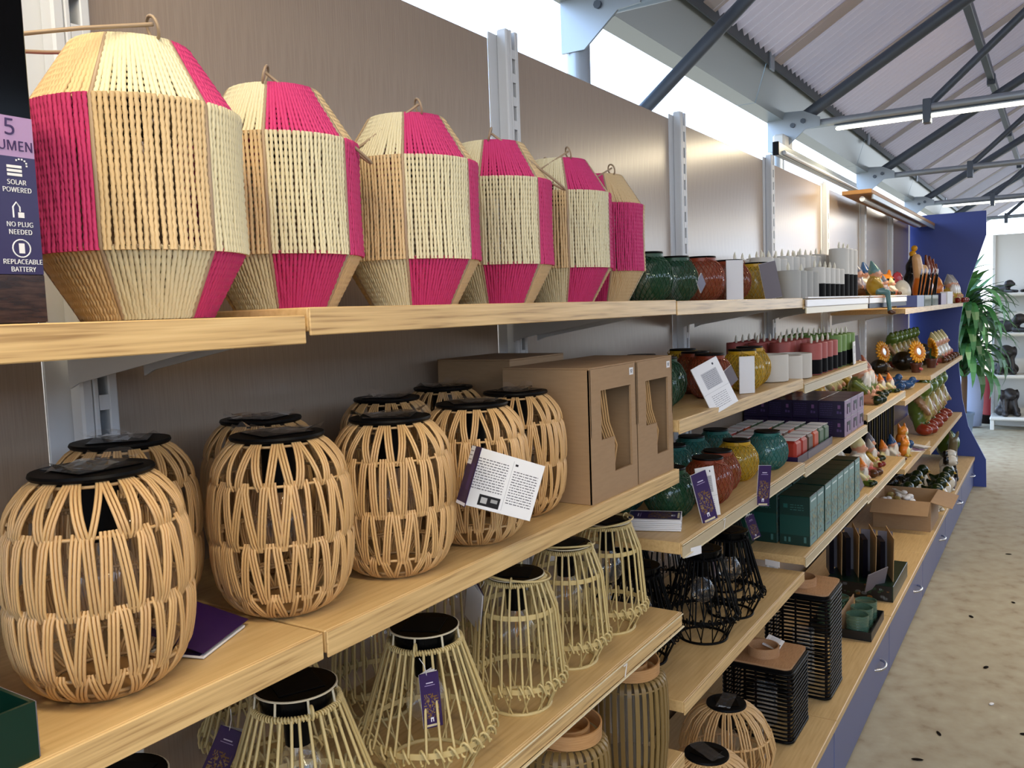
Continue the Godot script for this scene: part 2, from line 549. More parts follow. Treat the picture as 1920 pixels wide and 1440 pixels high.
	# LED strips hung under the tie bars
	for i in [0, 2, 4]:
		for s in [0, 1]:
			var z0: float = [0.09, 1.95][s]
			var lt := thing("led_strip_light", "glowing LED strip light hung under the tie bar of a roof truss", "lamp", Vector3(tx[i], 2.352, z0), 0, "LED strip lights under the trusses")
			b = MB.new()
			b.box(Vector3(0, 0.008, 0.75), Vector3(0.03, 0.006, 1.5), 0.001)
			part(lt, "batten", b.done(), M.galvanised)
			b = MB.new()
			b.box(Vector3(0, -0.004, 0.75), Vector3(0.022, 0.016, 1.49), 0.006)
			part(lt, "diffuser", b.done(), M.led_glow)
			var al := AreaLight3D.new()
			al.name = "lamp_light"
			al.area_size = Vector2(0.03, 1.49)
			al.position = Vector3(0, -0.018, 0.75)
			al.rotation.x = -PI / 2
			al.light_color = Color(1.0, 0.92, 0.77)
			al.light_energy = LED_POWER
			al.area_range = 30.0
			al.shadow_enabled = true
			lt.add_child(al, true)
	# slanting wind brace by the nearest wall top
	var wb := thing("wind_brace", "slanting steel brace pipe rising from the wall top to the roof", "pipe", Vector3.ZERO)
	pipe(wb, "bar", Vector3(1.90, 2.02, -0.155), Vector3(2.1, 2.432, 0.216), 0.021, M.pipe_steel)
	pipe(wb, "bar_end", Vector3(2.1, 2.432, 0.216), Vector3(2.22, 2.68, 0.44), 0.021, M.pipe_steel)
	# white cable box on the second column
	var jb := thing("cable_box", "white plastic cable box on a roof column", "box", Vector3(3.86, 2.25, -0.15))
	b = MB.new()
	b.box(Vector3(0, 0.045, 0), Vector3(0.16, 0.09, 0.06), 0.01)
	part(jb, "case", b.done(), M.white_paint)
	# batten lamp fixture lying along the wall top (switched off)
	var bl := thing("batten_fixture", "switched-off aluminium batten lamp fixed along the wall top", "lamp", Vector3(3.15, 2.133, 0.012))
	b = MB.new()
	b.box(Vector3(0.82, 0.028, 0), Vector3(1.64, 0.055, 0.022), 0.003)
	part(bl, "housing", b.done(), M.gutter_steel)
	b = MB.new()
	b.tube([Vector3(0.06, 0.018, 0.017), Vector3(1.6, 0.018, 0.017)], 0.009, 10)
	part(bl, "tube", b.done(), M.tube_off)
	b = MB.new()
	b.box(Vector3(-0.004, 0.028, 0), Vector3(0.01, 0.056, 0.026), 0.002)
	part(bl, "end_cap", b.done(), M.black_plastic)
	# light canopy over the far bays
	var cp := thing("light_canopy", "wooden light canopy board with a lamp tube above the far bays", "canopy", Vector3(4.33, 2.085, 0))
	b = MB.new()
	b.box(Vector3(1.36, 0.0, 0.108), Vector3(2.71, 0.022, 0.15), 0.002)
	part(cp, "board", b.done(), M.canopy_wood)
	b = MB.new()
	b.box(Vector3(1.40, -0.012, 0.176), Vector3(2.66, 0.05, 0.010), 0.002)
	part(cp, "fascia", b.done(), M.galvanised)
	b = MB.new()
	b.tube([Vector3(0.04, -0.035, 0.13), Vector3(2.25, -0.035, 0.13)], 0.014, 12)
	part(cp, "lamp_tube", b.done(), M.tube_off)

func build_far_end() -> void:
	# unseen opposite side: wall sized to cut frontal light and bounce warmth, plus windows
	var zf := 2 * RIDGE_Z + 0.28
	var b := MB.new()
	b.box(Vector3(1.6, 0.95, zf), Vector3(14.8, 1.9, 0.08))
	structure("wall_aisle_bounce", b.done(), M.back_board, "unseen beige board wall across the aisle, shaped to block and bounce light", "wall")
	for k in 9:
		var w := Node3D.new()
		w.name = "window_%d" % (k + 1)
		w.set_meta("kind", "structure")
		add_child(w)
		b = MB.new()
		var x0 := -5.8 + k * 2.3
		var lo := 1.9 if x0 < 8.0 else 0.0
		var mid := (lo + 2.5) / 2
		for q in [[x0 + 0.03, 0.06], [x0 + 2.27, 0.06]]:
			b.box(Vector3(q[0], mid, zf), Vector3(q[1], 2.5 - lo, 0.06))
		b.box(Vector3(x0 + 1.15, 2.48, zf), Vector3(2.3, 0.06, 0.06)); b.box(Vector3(x0 + 1.15, lo + 0.03, zf), Vector3(2.3, 0.06, 0.06))
		part(w, "window_frame", b.done(), M.galvanised)
		b = MB.new()
		b.box(Vector3(x0 + 1.15, mid, zf), Vector3(2.18, 2.4 - lo, 0.006))
		part(w, "pane", b.done(), M.pane)

func _ready() -> void:
	set_view()
	make_materials()
	more_materials()
	build_structure()
	build_roof()
	build_far_end()
	build_things()

const LED_POWER := 2.1
func set_view() -> void:
	var cam := Camera3D.new()
	cam.name = "camera"
	add_child(cam)
	cam.transform = Transform3D(Basis(Vector3(0.53746222, -0.03526722, 0.84255005), Vector3(0.08984648, 0.99583298, -0.01562973), Vector3(-0.83848791, 0.08410054, 0.53839124)).orthonormalized(), Vector3(-0.5663, 1.5151, 1.0337))
	cam.fov = rad_to_deg(2.0 * atan(720.0 / 1605.67))
	cam.near = 0.02
	cam.current = true
	var we := WorldEnvironment.new()
	we.name = "world_environment"
	var e := Environment.new()
	e.background_mode = Environment.BG_SKY
	var sky := Sky.new()
	var ps := ProceduralSkyMaterial.new()
	ps.sky_top_color = Color(0.70, 0.83, 1.0)
	ps.sky_horizon_color = Color(0.92, 0.96, 1.0)
	ps.ground_horizon_color = Color(0.75, 0.74, 0.72)
	ps.ground_bottom_color = Color(0.45, 0.44, 0.42)
	ps.energy_multiplier = 4.4
	sky.sky_material = ps
	e.sky = sky
	e.tonemap_mode = Environment.TONE_MAPPER_LINEAR
	e.tonemap_exposure = 1.12
	e.sdfgi_enabled = true
	e.ssao_enabled = true
	e.ssil_enabled = true
	we.environment = e
	add_child(we)

func more_materials() -> void:
	mat("rail", Color(0.80, 0.75, 0.62), 0.3)
	mat("rail_ivory", Color(0.72, 0.66, 0.54), 0.35)
	mat("cabinet_dark", Color(0.10, 0.11, 0.20), 0.7)
	mat("drip", Color(0.28, 0.31, 0.33), 0.5, 0.3)
	mat("tube_off", Color(0.86, 0.88, 0.9), 0.15)
	mat("canopy_wood", Color(0.62, 0.44, 0.22), 0.5)
	for s in [["sheet_a", Color(0.79, 0.75, 0.735)], ["sheet_b", Color(0.75, 0.715, 0.70)], ["sheet_c", Color(0.73, 0.70, 0.695)]]:
		var m := mat(s[0], s[1], 0.5)
		m.backlight_enabled = true
		m.backlight = Color(0.76, 0.715, 0.70)
	var led := mat("led_glow", Color(1, 1, 0.95), 0.5)
	led.emission_enabled = true
	led.emission = Color(1.0, 0.98, 0.88)
	led.emission_energy_multiplier = 3.0

# ---------------------------------------------------------------- lantern kinds
func pol(r: float, a: float, y: float) -> Vector3: return Vector3(r * cos(a), y, r * sin(a))

func circle(r: float, y: float, n := 40) -> Array:
	var o := []
	for i in n: o.append(pol(r, TAU * i / n, y))
	return o

var bulb_mesh: ArrayMesh
var filament_mesh: ArrayMesh
func add_bulb(t: Node3D, y: float, s := 1.0) -> void:
	if bulb_mesh == null:
		var b := MB.new()
		b.lathe([Vector2(0.0005, -0.032), Vector2(0.012, -0.0295), Vector2(0.022, -0.023), Vector2(0.029, -0.012), Vector2(0.0305, 0.0), Vector2(0.028, 0.011), Vector2(0.021, 0.022), Vector2(0.015, 0.032), Vector2(0.013, 0.044)], 24)
		bulb_mesh = b.done()
		b = MB.new()
		b.tube([Vector3(0.003, 0.035, 0), Vector3(0.004, 0.0, 0.002), Vector3(0.004, -0.012, 0)], 0.0012, 5)
		b.tube([Vector3(-0.003, 0.035, 0), Vector3(-0.004, 0.0, -0.002), Vector3(-0.004, -0.012, 0)], 0.0012, 5)
		filament_mesh = b.done()
	var bb := part(t, "bulb", bulb_mesh, M.bulb_glass, Transform3D(Basis.from_scale(Vector3.ONE * s), Vector3(0, y, 0)))
	part(bb, "filament", filament_mesh, M.filament)

func film_mesh(sd: int, w: float, d: float, lift: float) -> ArrayMesh:
	var rng := RandomNumberGenerator.new(); rng.seed = sd
	var b := MB.new()
	var nx := 9; var nz := 6
	var h := []
	for i in nx * nz: h.append(rng.randf() * lift)
	for i in nx - 1:
		for j in nz - 1:
			var q := []
			for k in [[0, 0], [0, 1], [1, 1], [1, 0]]:
				var u: int = i + k[0]; var w2: int = j + k[1]
				var hh: float = h[u * nz + w2]
				if u == 0 or u == nx - 1: hh = hh * 2.2 + lift * 0.5
				q.append(Vector3((float(u) / (nx - 1) - 0.5) * w, 0.001 + hh, (float(w2) / (nz - 1) - 0.5) * d))
			b.poly([q[0], q[1], q[2], q[3]])
	return b.done()

# paper string lantern: six sectors, three rows of twisted strands
var woven_meshes := []
var woven_frame: ArrayMesh
const WR := [0.0535, 0.097, 0.097, 0.0605]     # ring radii from top to bottom
const WY := [0.266, 0.199, 0.067, 0.002]
func woven_lantern(label: String, at: Vector3, turn: float, bail: float, droop: float, tall := 1.0) -> void:
	if woven_meshes.is_empty():
		var rng := RandomNumberGenerator.new(); rng.seed = 41
		for row in 3:
			var b := MB.new()
			var nst := 20
			var over := 0.0035 if row == 1 else 0.0005
			for i in nst:
				var a := (i + 0.75) / (nst + 0.5) * TAU / 6 + rng.randf_range(-0.004, 0.004)
				var a2 := a + rng.randf_range(-0.010, 0.010)
				var rr := 0.00225 if row == 1 else 0.0024
				var pts := []
				var seg := 76 if row == 1 else 44
				var off := 0.0022 if row == 1 else 0.0
				for k in seg + 1:
					var f := float(k) / seg
					var r := lerpf(WR[row], WR[row + 1], f) + off + sin(f * PI) * (-0.0018 if row == 1 else 0.0)
					var y := lerpf(WY[row] + over, WY[row + 1] - over, f)
					pts.append(pol(r + sin(k * 0.31 + i * 1.7) * 0.0003, lerpf(a, a2, f) + sin(k * 0.23 + i * 2.3) * 0.0025, y))
				b.tube(pts, rr, 6, false, true, 0.26, 410.0)
			woven_meshes.append(b.done())
		var w := MB.new()
		for i in 6:
			var a := TAU * i / 6
			var pts := []
			for row in 4: pts.append(pol(WR[row] + 0.001, a, WY[row]))
			w.tube(pts, 0.0024, 6)
		for row in 4: w.tube(circle(WR[row] - 0.0015, WY[row]), 0.0022, 6, true)
		woven_frame = w.done()
	var t := thing("woven_lantern", label, "lantern", at, turn, "pink and cream woven lanterns")
	t.scale.y = tall
	part(t, "wire_frame", woven_frame, M.wire_beige)
	# columns of colours repeat every three sectors: tan-pink-tan, cream-tan-cream, pink-cream-pink
	var cols := [["straw_tan", "straw_pink", "straw_tan"], ["straw_pink", "straw_cream", "straw_pink"], ["straw_cream", "straw_tan", "straw_cream"]]
	for s in 6:
		for row in 3:
			part(t, "woven_panel", woven_meshes[row], M[cols[s % 3][row]], Transform3D(Basis(Vector3.UP, -TAU * s / 6), Vector3.ZERO))
	var b := MB.new()
	b.turned([Vector2(0.0, 0.248), Vector2(0.038, 0.248), Vector2(0.042, 0.252), Vector2(0.042, 0.263), Vector2(0.0, 0.265)], 20)
	b.turned([Vector2(0.0, 0.185), Vector2(0.016, 0.185), Vector2(0.016, 0.25)], 12)
	part(t, "solar_cap", b.done(), M.black_plastic)
	# bail: two eyes on the top ring and a stiff wire loop
	b = MB.new()
	for sgn in [-1.0, 1.0]:
		var e := []
		var c := Vector3(0.054 * sgn, WY[0] + 0.009, 0)
		for k in 14:
			var an := TAU * k / 14
			e.append(c + Vector3(cos(an) * 0.0105, sin(an) * 0.0105, sin(an) * 0.003))
		b.tube(e, 0.0017, 6, true)
	var hp := []
	for q in [[-0.055, 0.0], [-0.051, 0.03], [-0.046, 0.065], [-0.034, 0.10], [-0.022, 0.13], [-0.010, 0.147], [0.0, 0.151], [0.010, 0.147], [0.022, 0.13], [0.034, 0.10], [0.046, 0.065], [0.051, 0.03], [0.055, 0.0]]:
		hp.append(Vector3(q[0], WY[0] + 0.012 - sin(droop) * q[1], cos(droop) * q[1]))
	b.tube(hp, 0.0020, 6)
	part(t, "carrying_wire", b.done(), M.wire_beige, Transform3D(Basis(Vector3.UP, PI / 2 - bail - turn), Vector3.ZERO))

# barrel of doubled and tripled canes in zigzag rows
func rattan_barrel_proto(sd: int, jig: float) -> Node3D:
	var rng := RandomNumberGenerator.new(); rng.seed = sd
	var p := proto("lantern")
	var rr := [0.047, 0.0725, 0.0765, 0.069, 0.048]
	var yy := [0.191, 0.152, 0.088, 0.030, 0.008]
	var b := MB.new()
	b.use_col = true
	for k in 5:
		b.col = Color(0.85, 0.85, 0.85)
		b.tube(circle(rr[k], yy[k]), 0.0017, 6, true)
	var shift := rng.randf()
	for row in 4:
		var nj: int = [14, 19, 19, 15][row]
		var step := TAU / nj
		var start := shift + rng.randf() * 0.1
		for j in nj:
			for leg in 2:
				var ja := start + j * step
				var dt := 0.050 if row > 0 else 0.062
				var db := 0.040
				var a0 := ja + dt if leg == 0 else ja + step - dt
				var a1 := ja + step * 0.5 - db if leg == 0 else ja + step * 0.5 + db
				a0 += rng.randf_range(-jig, jig); a1 += rng.randf_range(-jig, jig)
				var ncane := 3 if rng.randf() < 0.82 else 2
				for c in ncane:
					var tint := rng.randf_range(0.84, 1.06)
					b.col = Color(tint, tint * rng.randf_range(0.97, 1.0), tint * rng.randf_range(0.92, 1.0))
					var o := (c - (ncane - 1) * 0.5) * 0.0033
					var pts := []
					var sg := 7
					for k in sg + 1:
						var f := float(k) / sg
						var r := lerpf(rr[row], rr[row + 1], f)
						var bow: float = [0.008, 0.0035, 0.0035, 0.005][row]
						r += sin(f * PI) * bow + 0.0022
						var y := lerpf(yy[row] + 0.0045, yy[row + 1] - 0.0045, f)
						if k == 0 or k == sg: r -= 0.0030
						pts.append(pol(r, lerpf(a0, a1, f) + o / maxf(r, 0.06), y))
					b.tube(pts, 0.00152, 6)
	part(p, "cane_weave", b.done(), M.cane)
	b = MB.new()
	b.turned([Vector2(0, 0.001), Vector2(0.046, 0.001), Vector2(0.048, 0.004), Vector2(0.046, 0.006), Vector2(0.0, 0.006)], 24)
	part(p, "base_plate", b.done(), M.cane_plate)
	b = MB.new()
	b.turned([Vector2(0.0, 0.190), Vector2(0.042, 0.190), Vector2(0.046, 0.194), Vector2(0.0515, 0.1955), Vector2(0.053, 0.198), Vector2(0.052, 0.2005), Vector2(0.0, 0.2015)], 32)
	b.turned([Vector2(0.0, 0.135), Vector2(0.017, 0.135), Vector2(0.019, 0.14), Vector2(0.019, 0.19)], 16)
	var cap := part(p, "solar_cap", b.done(), M.black_plastic)
	b = MB.new()
	b.box(Vector3(0, 0.2018, 0), Vector3(0.062, 0.001, 0.062), 0.0003)
	part(cap, "solar_cell", b.done(), M.solar_black)
	part(p, "plastic_film", film_mesh(sd + 5, 0.094, 0.05, 0.004), M.film, Transform3D(Basis(Vector3.UP, 0.6), Vector3(0.0, 0.2022, 0.0)))
	add_bulb(p, 0.100, 1.1)
	return p

# straight canes between wrapped rings; prof = [r, y] top to bottom, ring of crossed wraps at index xr
func cane_lantern_proto(sd: int, prof: Array, n: int, xr: int, band: int, cap_r: float, posts: bool, cane: Material, wire: Material, hoop: float, tie := "") -> Node3D:
	var rng := RandomNumberGenerator.new(); rng.seed = sd
	var p := proto("lantern")
	var b := MB.new()
	b.use_col = true
	var top: Vector2 = prof[0]
	for i in n:
		var a := TAU * i / n + rng.randf_range(-0.03, 0.03)
		var tint := rng.randf_range(0.82, 1.05)
		b.col = Color(tint, tint, tint * 0.97)
		var pts := []
		for k in prof.size() - 1:
			var q0: Vector2 = prof[k]; var q1: Vector2 = prof[k + 1]
			if k == xr:      # below the crossed ring the canes lean the other way
				break
			for s in 3: pts.append(pol(lerpf(q0.x, q1.x, s / 3.0) + 0.002, a, lerpf(q0.y, q1.y, s / 3.0)))
		pts.append(pol(prof[xr].x + 0.002, a, prof[xr].y))
		b.tube(pts, 0.0019, 6)
		var lean := rng.randf_range(0.10, 0.22) * (1 if i % 2 == 0 else -1)
		b.tube([pol(prof[xr].x, a, prof[xr].y), pol(prof[xr + 1].x, a + lean, prof[xr + 1].y + 0.003)], 0.0016, 5)
		# crossed wrap
		var c := []
		for k in 9:
			var an := TAU * k / 9.0 - 0.6
			c.append(pol(prof[xr].x + 0.0015 + cos(an) * 0.0052, a + (sin(an * 0.5) * 0.10), prof[xr].y + sin(an) * 0.0100))
		b.tube(c, 0.0019, 5)
	b.col = Color.WHITE
	# wrapped top ring
	var coil := []
	for k in 8 * 84:
		var an := TAU * k / (8.0 * 84)
		var cc := TAU * k / 8.0
		coil.append(pol(top.x + cos(cc) * 0.0032, an, top.y + sin(cc) * 0.0032))
	b.tube(coil, 0.0014, 4, true)
	b.tube(circle(top.x, top.y), 0.0024, 6, true)
	b.tube(circle(prof[-1].x, prof[-1].y + 0.002), 0.0034, 6, true)
	part(p, "canes", b.done(), cane)
	b = MB.new()
	var outs := []
	for q in circle(1.0, 0.0, 40): outs.append(q)
	b.ribbon(circle(prof[xr].x - 0.0015, prof[xr].y, 40), outs, 0.008, 0.002, true)
	part(p, "flat_hoop", b.done(), cane)
	if band > 0:
		b = MB.new()
		b.ribbon(circle(prof[band].x - 0.0015, prof[band].y, 40), outs, 0.008, 0.002, true)
		part(p, "flat_hoop", b.done(), cane)
	b = MB.new()
	var cy := top.y + (0.021 if posts else 0.008)
	b.turned([Vector2(0, top.y - 0.004), Vector2(cap_r - 0.005, top.y - 0.004), Vector2(cap_r - 0.004, cy - 0.003), Vector2(cap_r, cy - 0.002), Vector2(cap_r, cy), Vector2(0, cy + 0.0006)], 32)
	b.turned([Vector2(0, top.y - 0.05), Vector2(0.016, top.y - 0.05), Vector2(0.0175, top.y - 0.004)], 16)
	var cap := part(p, "solar_cap", b.done(), M.solar_black)
	b = MB.new()
	b.box(Vector3(0, cy + 0.0008, 0), Vector3(cap_r * 1.15, 0.0008, cap_r * 1.15), 0.0002)
	part(cap, "solar_cell", b.done(), M.black_plastic)
	b = MB.new()
	b.tube(circle(cap_r + 0.0006, cy - 0.0016), 0.0014, 5, true)
	if posts:
		for i in 8: b.tube([pol(cap_r, TAU * i / 8, cy - 0.001), pol(top.x, TAU * i / 8, top.y)], 0.0016, 5)
	part(p, "rim_wire", b.done(), wire)
	# carrying hoop lying on the shoulder
	b = MB.new()
	var hp := []
	for k in 30:
		var an := TAU * k / 30.0
		hp.append(Vector3(cos(an) * hoop + 0.004, top.y + 0.006 - sin(an + 0.6) * 0.008, sin(an) * hoop))
	b.tube(hp, 0.0020, 6, true)
	for s in [-1.0, 1.0]:
		var e := []
		for k in 10:
			var an := TAU * k / 10.0
			e.append(Vector3((top.x + 0.004) * s + cos(an) * 0.006 * s, top.y + 0.006 + sin(an) * 0.008, 0.002))
		b.tube(e, 0.0016, 5, true)
	part(p, "carrying_hoop", b.done(), cane)
	add_bulb(p, top.y - 0.085, 1.0)
	return p

# a folded booklet hanging on a lantern: purple picture cover, white pages
func booklet(parent: Node3D, at: Vector3, turn: float, tilt: float, w := 0.03, h := 0.075, fan := 0.5) -> void:
	var root := Node3D.new()
	root.name = "care_booklet"
	parent.add_child(root, true)
	root.transform = Transform3D(Basis.from_euler(Vector3(0, turn, tilt)), at)
	var b := MB.new()
	b.box(Vector3(w / 2, -h / 2, 0), Vector3(w, h, 0.0006))
	var cv := part(root, "cover", b.done(), M.purple_card)
	var q := QuadMesh.new(); q.size = Vector2(w * 0.98, h * 0.98)
	part(root, "cover_print", q, M.cover_print, Transform3D(Basis.IDENTITY, Vector3(w / 2, -h / 2, 0.0006)))
	for k in 3:
		b = MB.new()
		b.box(Vector3(w / 2, -h / 2, 0), Vector3(w, h * 0.97, 0.0005))
		part(root, "page", b.done(), M.paper, Transform3D(Basis(Vector3.UP, fan * (k + 1) / 3.0), Vector3(0, 0, -0.0006 * (k + 1))))
	b = MB.new()
	b.tube([Vector3(w * 0.4, -0.004, 0), Vector3(w * 0.3, 0.012, 0.004), Vector3(w * 0.1, 0.022, 0.0)], 0.0005, 4)
	part(root, "thread", b.done(), M.paper)

# loose leaflet standing or lying: board of white paper with print on its face
func leaflet(label: String, at: Vector3, rot: Vector3, w: float, h: float, face: Material, back: Material, group := "") -> Node3D:
	var t := thing("leaflet", label, "leaflet", at, 0, group)
	t.rotation = rot
	var b := MB.new()
	b.box(Vector3(0, h / 2, -0.0012), Vector3(w, h, 0.0022), 0.0002)
	part(t, "pages", b.done(), M.paper)
	var q := QuadMesh.new(); q.size = Vector2(w * 0.99, h * 0.99)
	part(t, "front_print", q, face, Transform3D(Basis.IDENTITY, Vector3(0, h / 2, 0.0003)))
	part(t, "back_print", q, back, Transform3D(Basis(Vector3.UP, PI), Vector3(0, h / 2, -0.0027)))
	return t

func slat_lantern_proto() -> Node3D:
	var p := proto("lantern")
	var b := MB.new()
	b.use_col = true
	var rng := RandomNumberGenerator.new(); rng.seed = 77
	for i in 34:
		var a := TAU * i / 34
		var tint := rng.randf_range(0.8, 1.05)
		b.col = Color(tint, tint * 0.98, tint * 0.95)
		var pts := []; var outs := []
		for q in [[0.056, 0.196], [0.070, 0.194], [0.0765, 0.186], [0.079, 0.172], [0.081, 0.12], [0.0805, 0.07], [0.076, 0.02], [0.074, 0.002]]:
			pts.append(pol(q[0], a, q[1])); outs.append(pol(1, a, 0.0) if q[1] < 0.18 else pol(0.4, a, 1.0))
		b.ribbon(pts, outs, 0.0085, 0.0028)
	b.col = Color.WHITE
	b.tube(circle(0.0765, 0.181), 0.002, 5, true)
	part(p, "bamboo_slats", b.done(), M.bamboo)
	b = MB.new()
	b.turned([Vector2(0, 0.002), Vector2(0.072, 0.002), Vector2(0.072, 0.008), Vector2(0, 0.008)], 32)
	part(p, "base_plate", b.done(), M.bamboo)
	b = MB.new()
	b.turned([Vector2(0, 0.194), Vector2(0.058, 0.194), Vector2(0.060, 0.198), Vector2(0.0, 0.199)], 32)
	part(p, "top_plate", b.done(), M.ring_wood)
	b = MB.new()
	b.turned([Vector2(0.057, 0.200), Vector2(0.0605, 0.200), Vector2(0.0605, 0.224), Vector2(0.0575, 0.224), Vector2(0.057, 0.200)], 40)
	part(p, "bentwood_handle", b.done(), M.ring_wood, Transform3D(Basis(Vector3(0.5, 0, 0.8).normalized(), 0.05), Vector3(0.003, 0.002, 0.0)))
	b = MB.new()
	b.turned([Vector2(0.0335, 0.199), Vector2(0.0365, 0.199), Vector2(0.0365, 0.222), Vector2(0.0338, 0.222), Vector2(0.0335, 0.199)], 32)
	part(p, "collar", b.done(), M.ring_wood, Transform3D(Basis.IDENTITY, Vector3(-0.012, 0, 0.006)))
	b = MB.new()
	b.turned([Vector2(0, 0.02), Vector2(0.05, 0.02), Vector2(0.05, 0.17)], 24)
	part(p, "glass_liner", b.done(), M.pane)
	return p

func globe_lantern_proto() -> Node3D:
	var p := proto("lantern")
	var rng := RandomNumberGenerator.new(); rng.seed = 91
	var b := MB.new()
	b.use_col = true
	var prof := [Vector2(0.040, 0.166), Vector2(0.068, 0.146), Vector2(0.088, 0.112), Vector2(0.092, 0.078), Vector2(0.084, 0.038), Vector2(0.056, 0.004)]
	for i in 56:
		var a := TAU * (i + (0.16 if i % 2 == 0 else -0.16)) / 56
		var tint := rng.randf_range(0.85, 1.05)
		b.col = Color(tint, tint, tint * 0.96)
		var a1 := a + (0.045 if (i / 2) % 2 == 0 else -0.045)
		b.tube([pol(0.040, a, 0.167), pol(0.056, lerpf(a, a1, 0.3), 0.160), pol(0.074, lerpf(a, a1, 0.65), 0.143), pol(0.088, a1, 0.114)], 0.0022, 6)
	for row in 2:
		var y0: float = [0.112, 0.058][row]; var y1: float = [0.058, 0.006][row]
		var r0: float = [0.088, 0.090][row]; var r1: float = [0.090, 0.056][row]
		for i in 56:
			var a := TAU * (i + 0.5 * row + (0.16 if i % 2 == 0 else -0.16)) / 56
			var a1 := a + (0.04 if (i / 2) % 2 == 0 else -0.04)
			var tint := rng.randf_range(0.85, 1.05)
			b.col = Color(tint, tint, tint * 0.96)
			b.tube([pol(r0 + 0.001, a, y0 + 0.004), pol(lerpf(r0, r1, 0.5) + 0.008, (a + a1) / 2, (y0 + y1) / 2), pol(r1 + 0.001, a1, y1 - 0.002)], 0.0021, 6)
	b.col = Color.WHITE
	for q in [[0.088, 0.112], [0.090, 0.058], [0.056, 0.004], [0.040, 0.166]]: b.tube(circle(q[0], q[1]), 0.0026, 6, true)
	part(p, "cane_weave", b.done(), M.cane)
	b = MB.new()
	b.turned([Vector2(0, 0.166), Vector2(0.040, 0.166), Vector2(0.041, 0.170), Vector2(0.040, 0.173), Vector2(0, 0.174)], 32)
	b.turned([Vector2(0, 0.12), Vector2(0.017, 0.12), Vector2(0.018, 0.166)], 16)
	var cap := part(p, "solar_cap", b.done(), M.black_plastic)
	b = MB.new()
	b.box(Vector3(0, 0.1745, 0), Vector3(0.045, 0.0008, 0.045), 0.0002)
	part(cap, "solar_cell", b.done(), M.solar_black)
	part(p, "plastic_film", film_mesh(15, 0.070, 0.03, 0.0010), M.film, Transform3D(Basis(Vector3.UP, -0.4), Vector3(0, 0.1745, 0)))
	add_bulb(p, 0.088, 0.9)
	return p

# square lantern of stacked wire hoops with a wooden lid and bentwood handle
func wire_tower(label: String, at: Vector3, turn: float, h: float, w: float) -> void:
	var t := thing("wire_lantern", label, "lantern", at, turn, "black wire lanterns with wooden lids")
	var hw := w / 2
	var rc := 0.022
	var b := MB.new()
	var n := int(h / 0.0128)
	for k in n:
		var y := 0.010 + (h - 0.024) * k / (n - 1)
		var pts := []
		for c in 4:
			var cx := (hw - rc) * (1 if c in [0, 3] else -1); var cz := (hw - rc) * (1 if c in [0, 1] else -1)
			for s in 5:
				var an := PI / 2 * c + PI / 2 * s / 4.0
				pts.append(Vector3(cx + cos(an) * rc, y, cz + sin(an) * rc))
		b.tube(pts, 0.0031 if k > 0 and k < n - 1 else 0.005, 5, true)
	part(t, "wire_hoops", b.done(), M.black_wire)
	for c in 4:
		b = MB.new()
		var an := PI / 2 * c + PI / 4
		var q := Vector3((hw - rc) * (1 if c in [0, 3] else -1), 0, (hw - rc) * (1 if c in [0, 1] else -1)) + Vector3(cos(an), 0, sin(an)) * (rc - 0.004)
		b.tube([q + Vector3(0, 0.006, 0), q + Vector3(0, h - 0.012, 0)], 0.0045, 6)
		part(t, "corner_post", b.done(), M.dark_brown)
	for c in 4:
		b = MB.new()
		var q := Vector3([hw - 0.004, 0, -hw + 0.004, 0][c], 0, [0, hw - 0.004, 0, -hw + 0.004][c])
		b.tube([q + Vector3(0, 0.006, 0), q + Vector3(0, h - 0.012, 0)], 0.0035, 6)
		part(t, "side_post", b.done(), M.dark_brown)
	b = MB.new()
	var o := PackedVector2Array()
	for c in 4:
		for s in 6:
			var an := PI / 2 * c + PI / 2 * s / 5.0
			o.append(Vector2((hw - rc) * (1 if c in [0, 3] else -1) + cos(an) * rc, (hw - rc) * (1 if c in [0, 1] else -1) + sin(an) * rc))
	b.prism(o, -h + 0.002, -h + 0.014)
	part(t, "lid_rim", b.done(), M.black_wire, Transform3D(Basis(Vector3(1, 0, 0), Vector3(0, 0, 1), Vector3(0, -1, 0)), Vector3.ZERO))
	b = MB.new()
	var o2 := PackedVector2Array()
	for q in o: o2.append(q * 0.965)
	b.prism(o2, -h - 0.0035, -h + 0.010)
	part(t, "wooden_lid", b.done(), M.lid_wood, Transform3D(Basis(Vector3(1, 0, 0), Vector3(0, 0, 1), Vector3(0, -1, 0)), Vector3.ZERO))
	b = MB.new()
	b.turned([Vector2(0.042, h + 0.003), Vector2(0.046, h + 0.003), Vector2(0.046, h + 0.032), Vector2(0.0425, h + 0.032), Vector2(0.042, h + 0.003)], 32)
	part(t, "bentwood_handle", b.done(), M.lid_wood, Transform3D(Basis.IDENTITY, Vector3(-0.018, 0, 0.0)))
	b = MB.new()
	b.turned([Vector2(0, 0.012), Vector2(0.035, 0.012), Vector2(0.035, h * 0.55), Vector2(0.033, h * 0.55), Vector2(0.033, 0.016)], 20)
	part(t, "glass_liner", b.done(), M.pane)

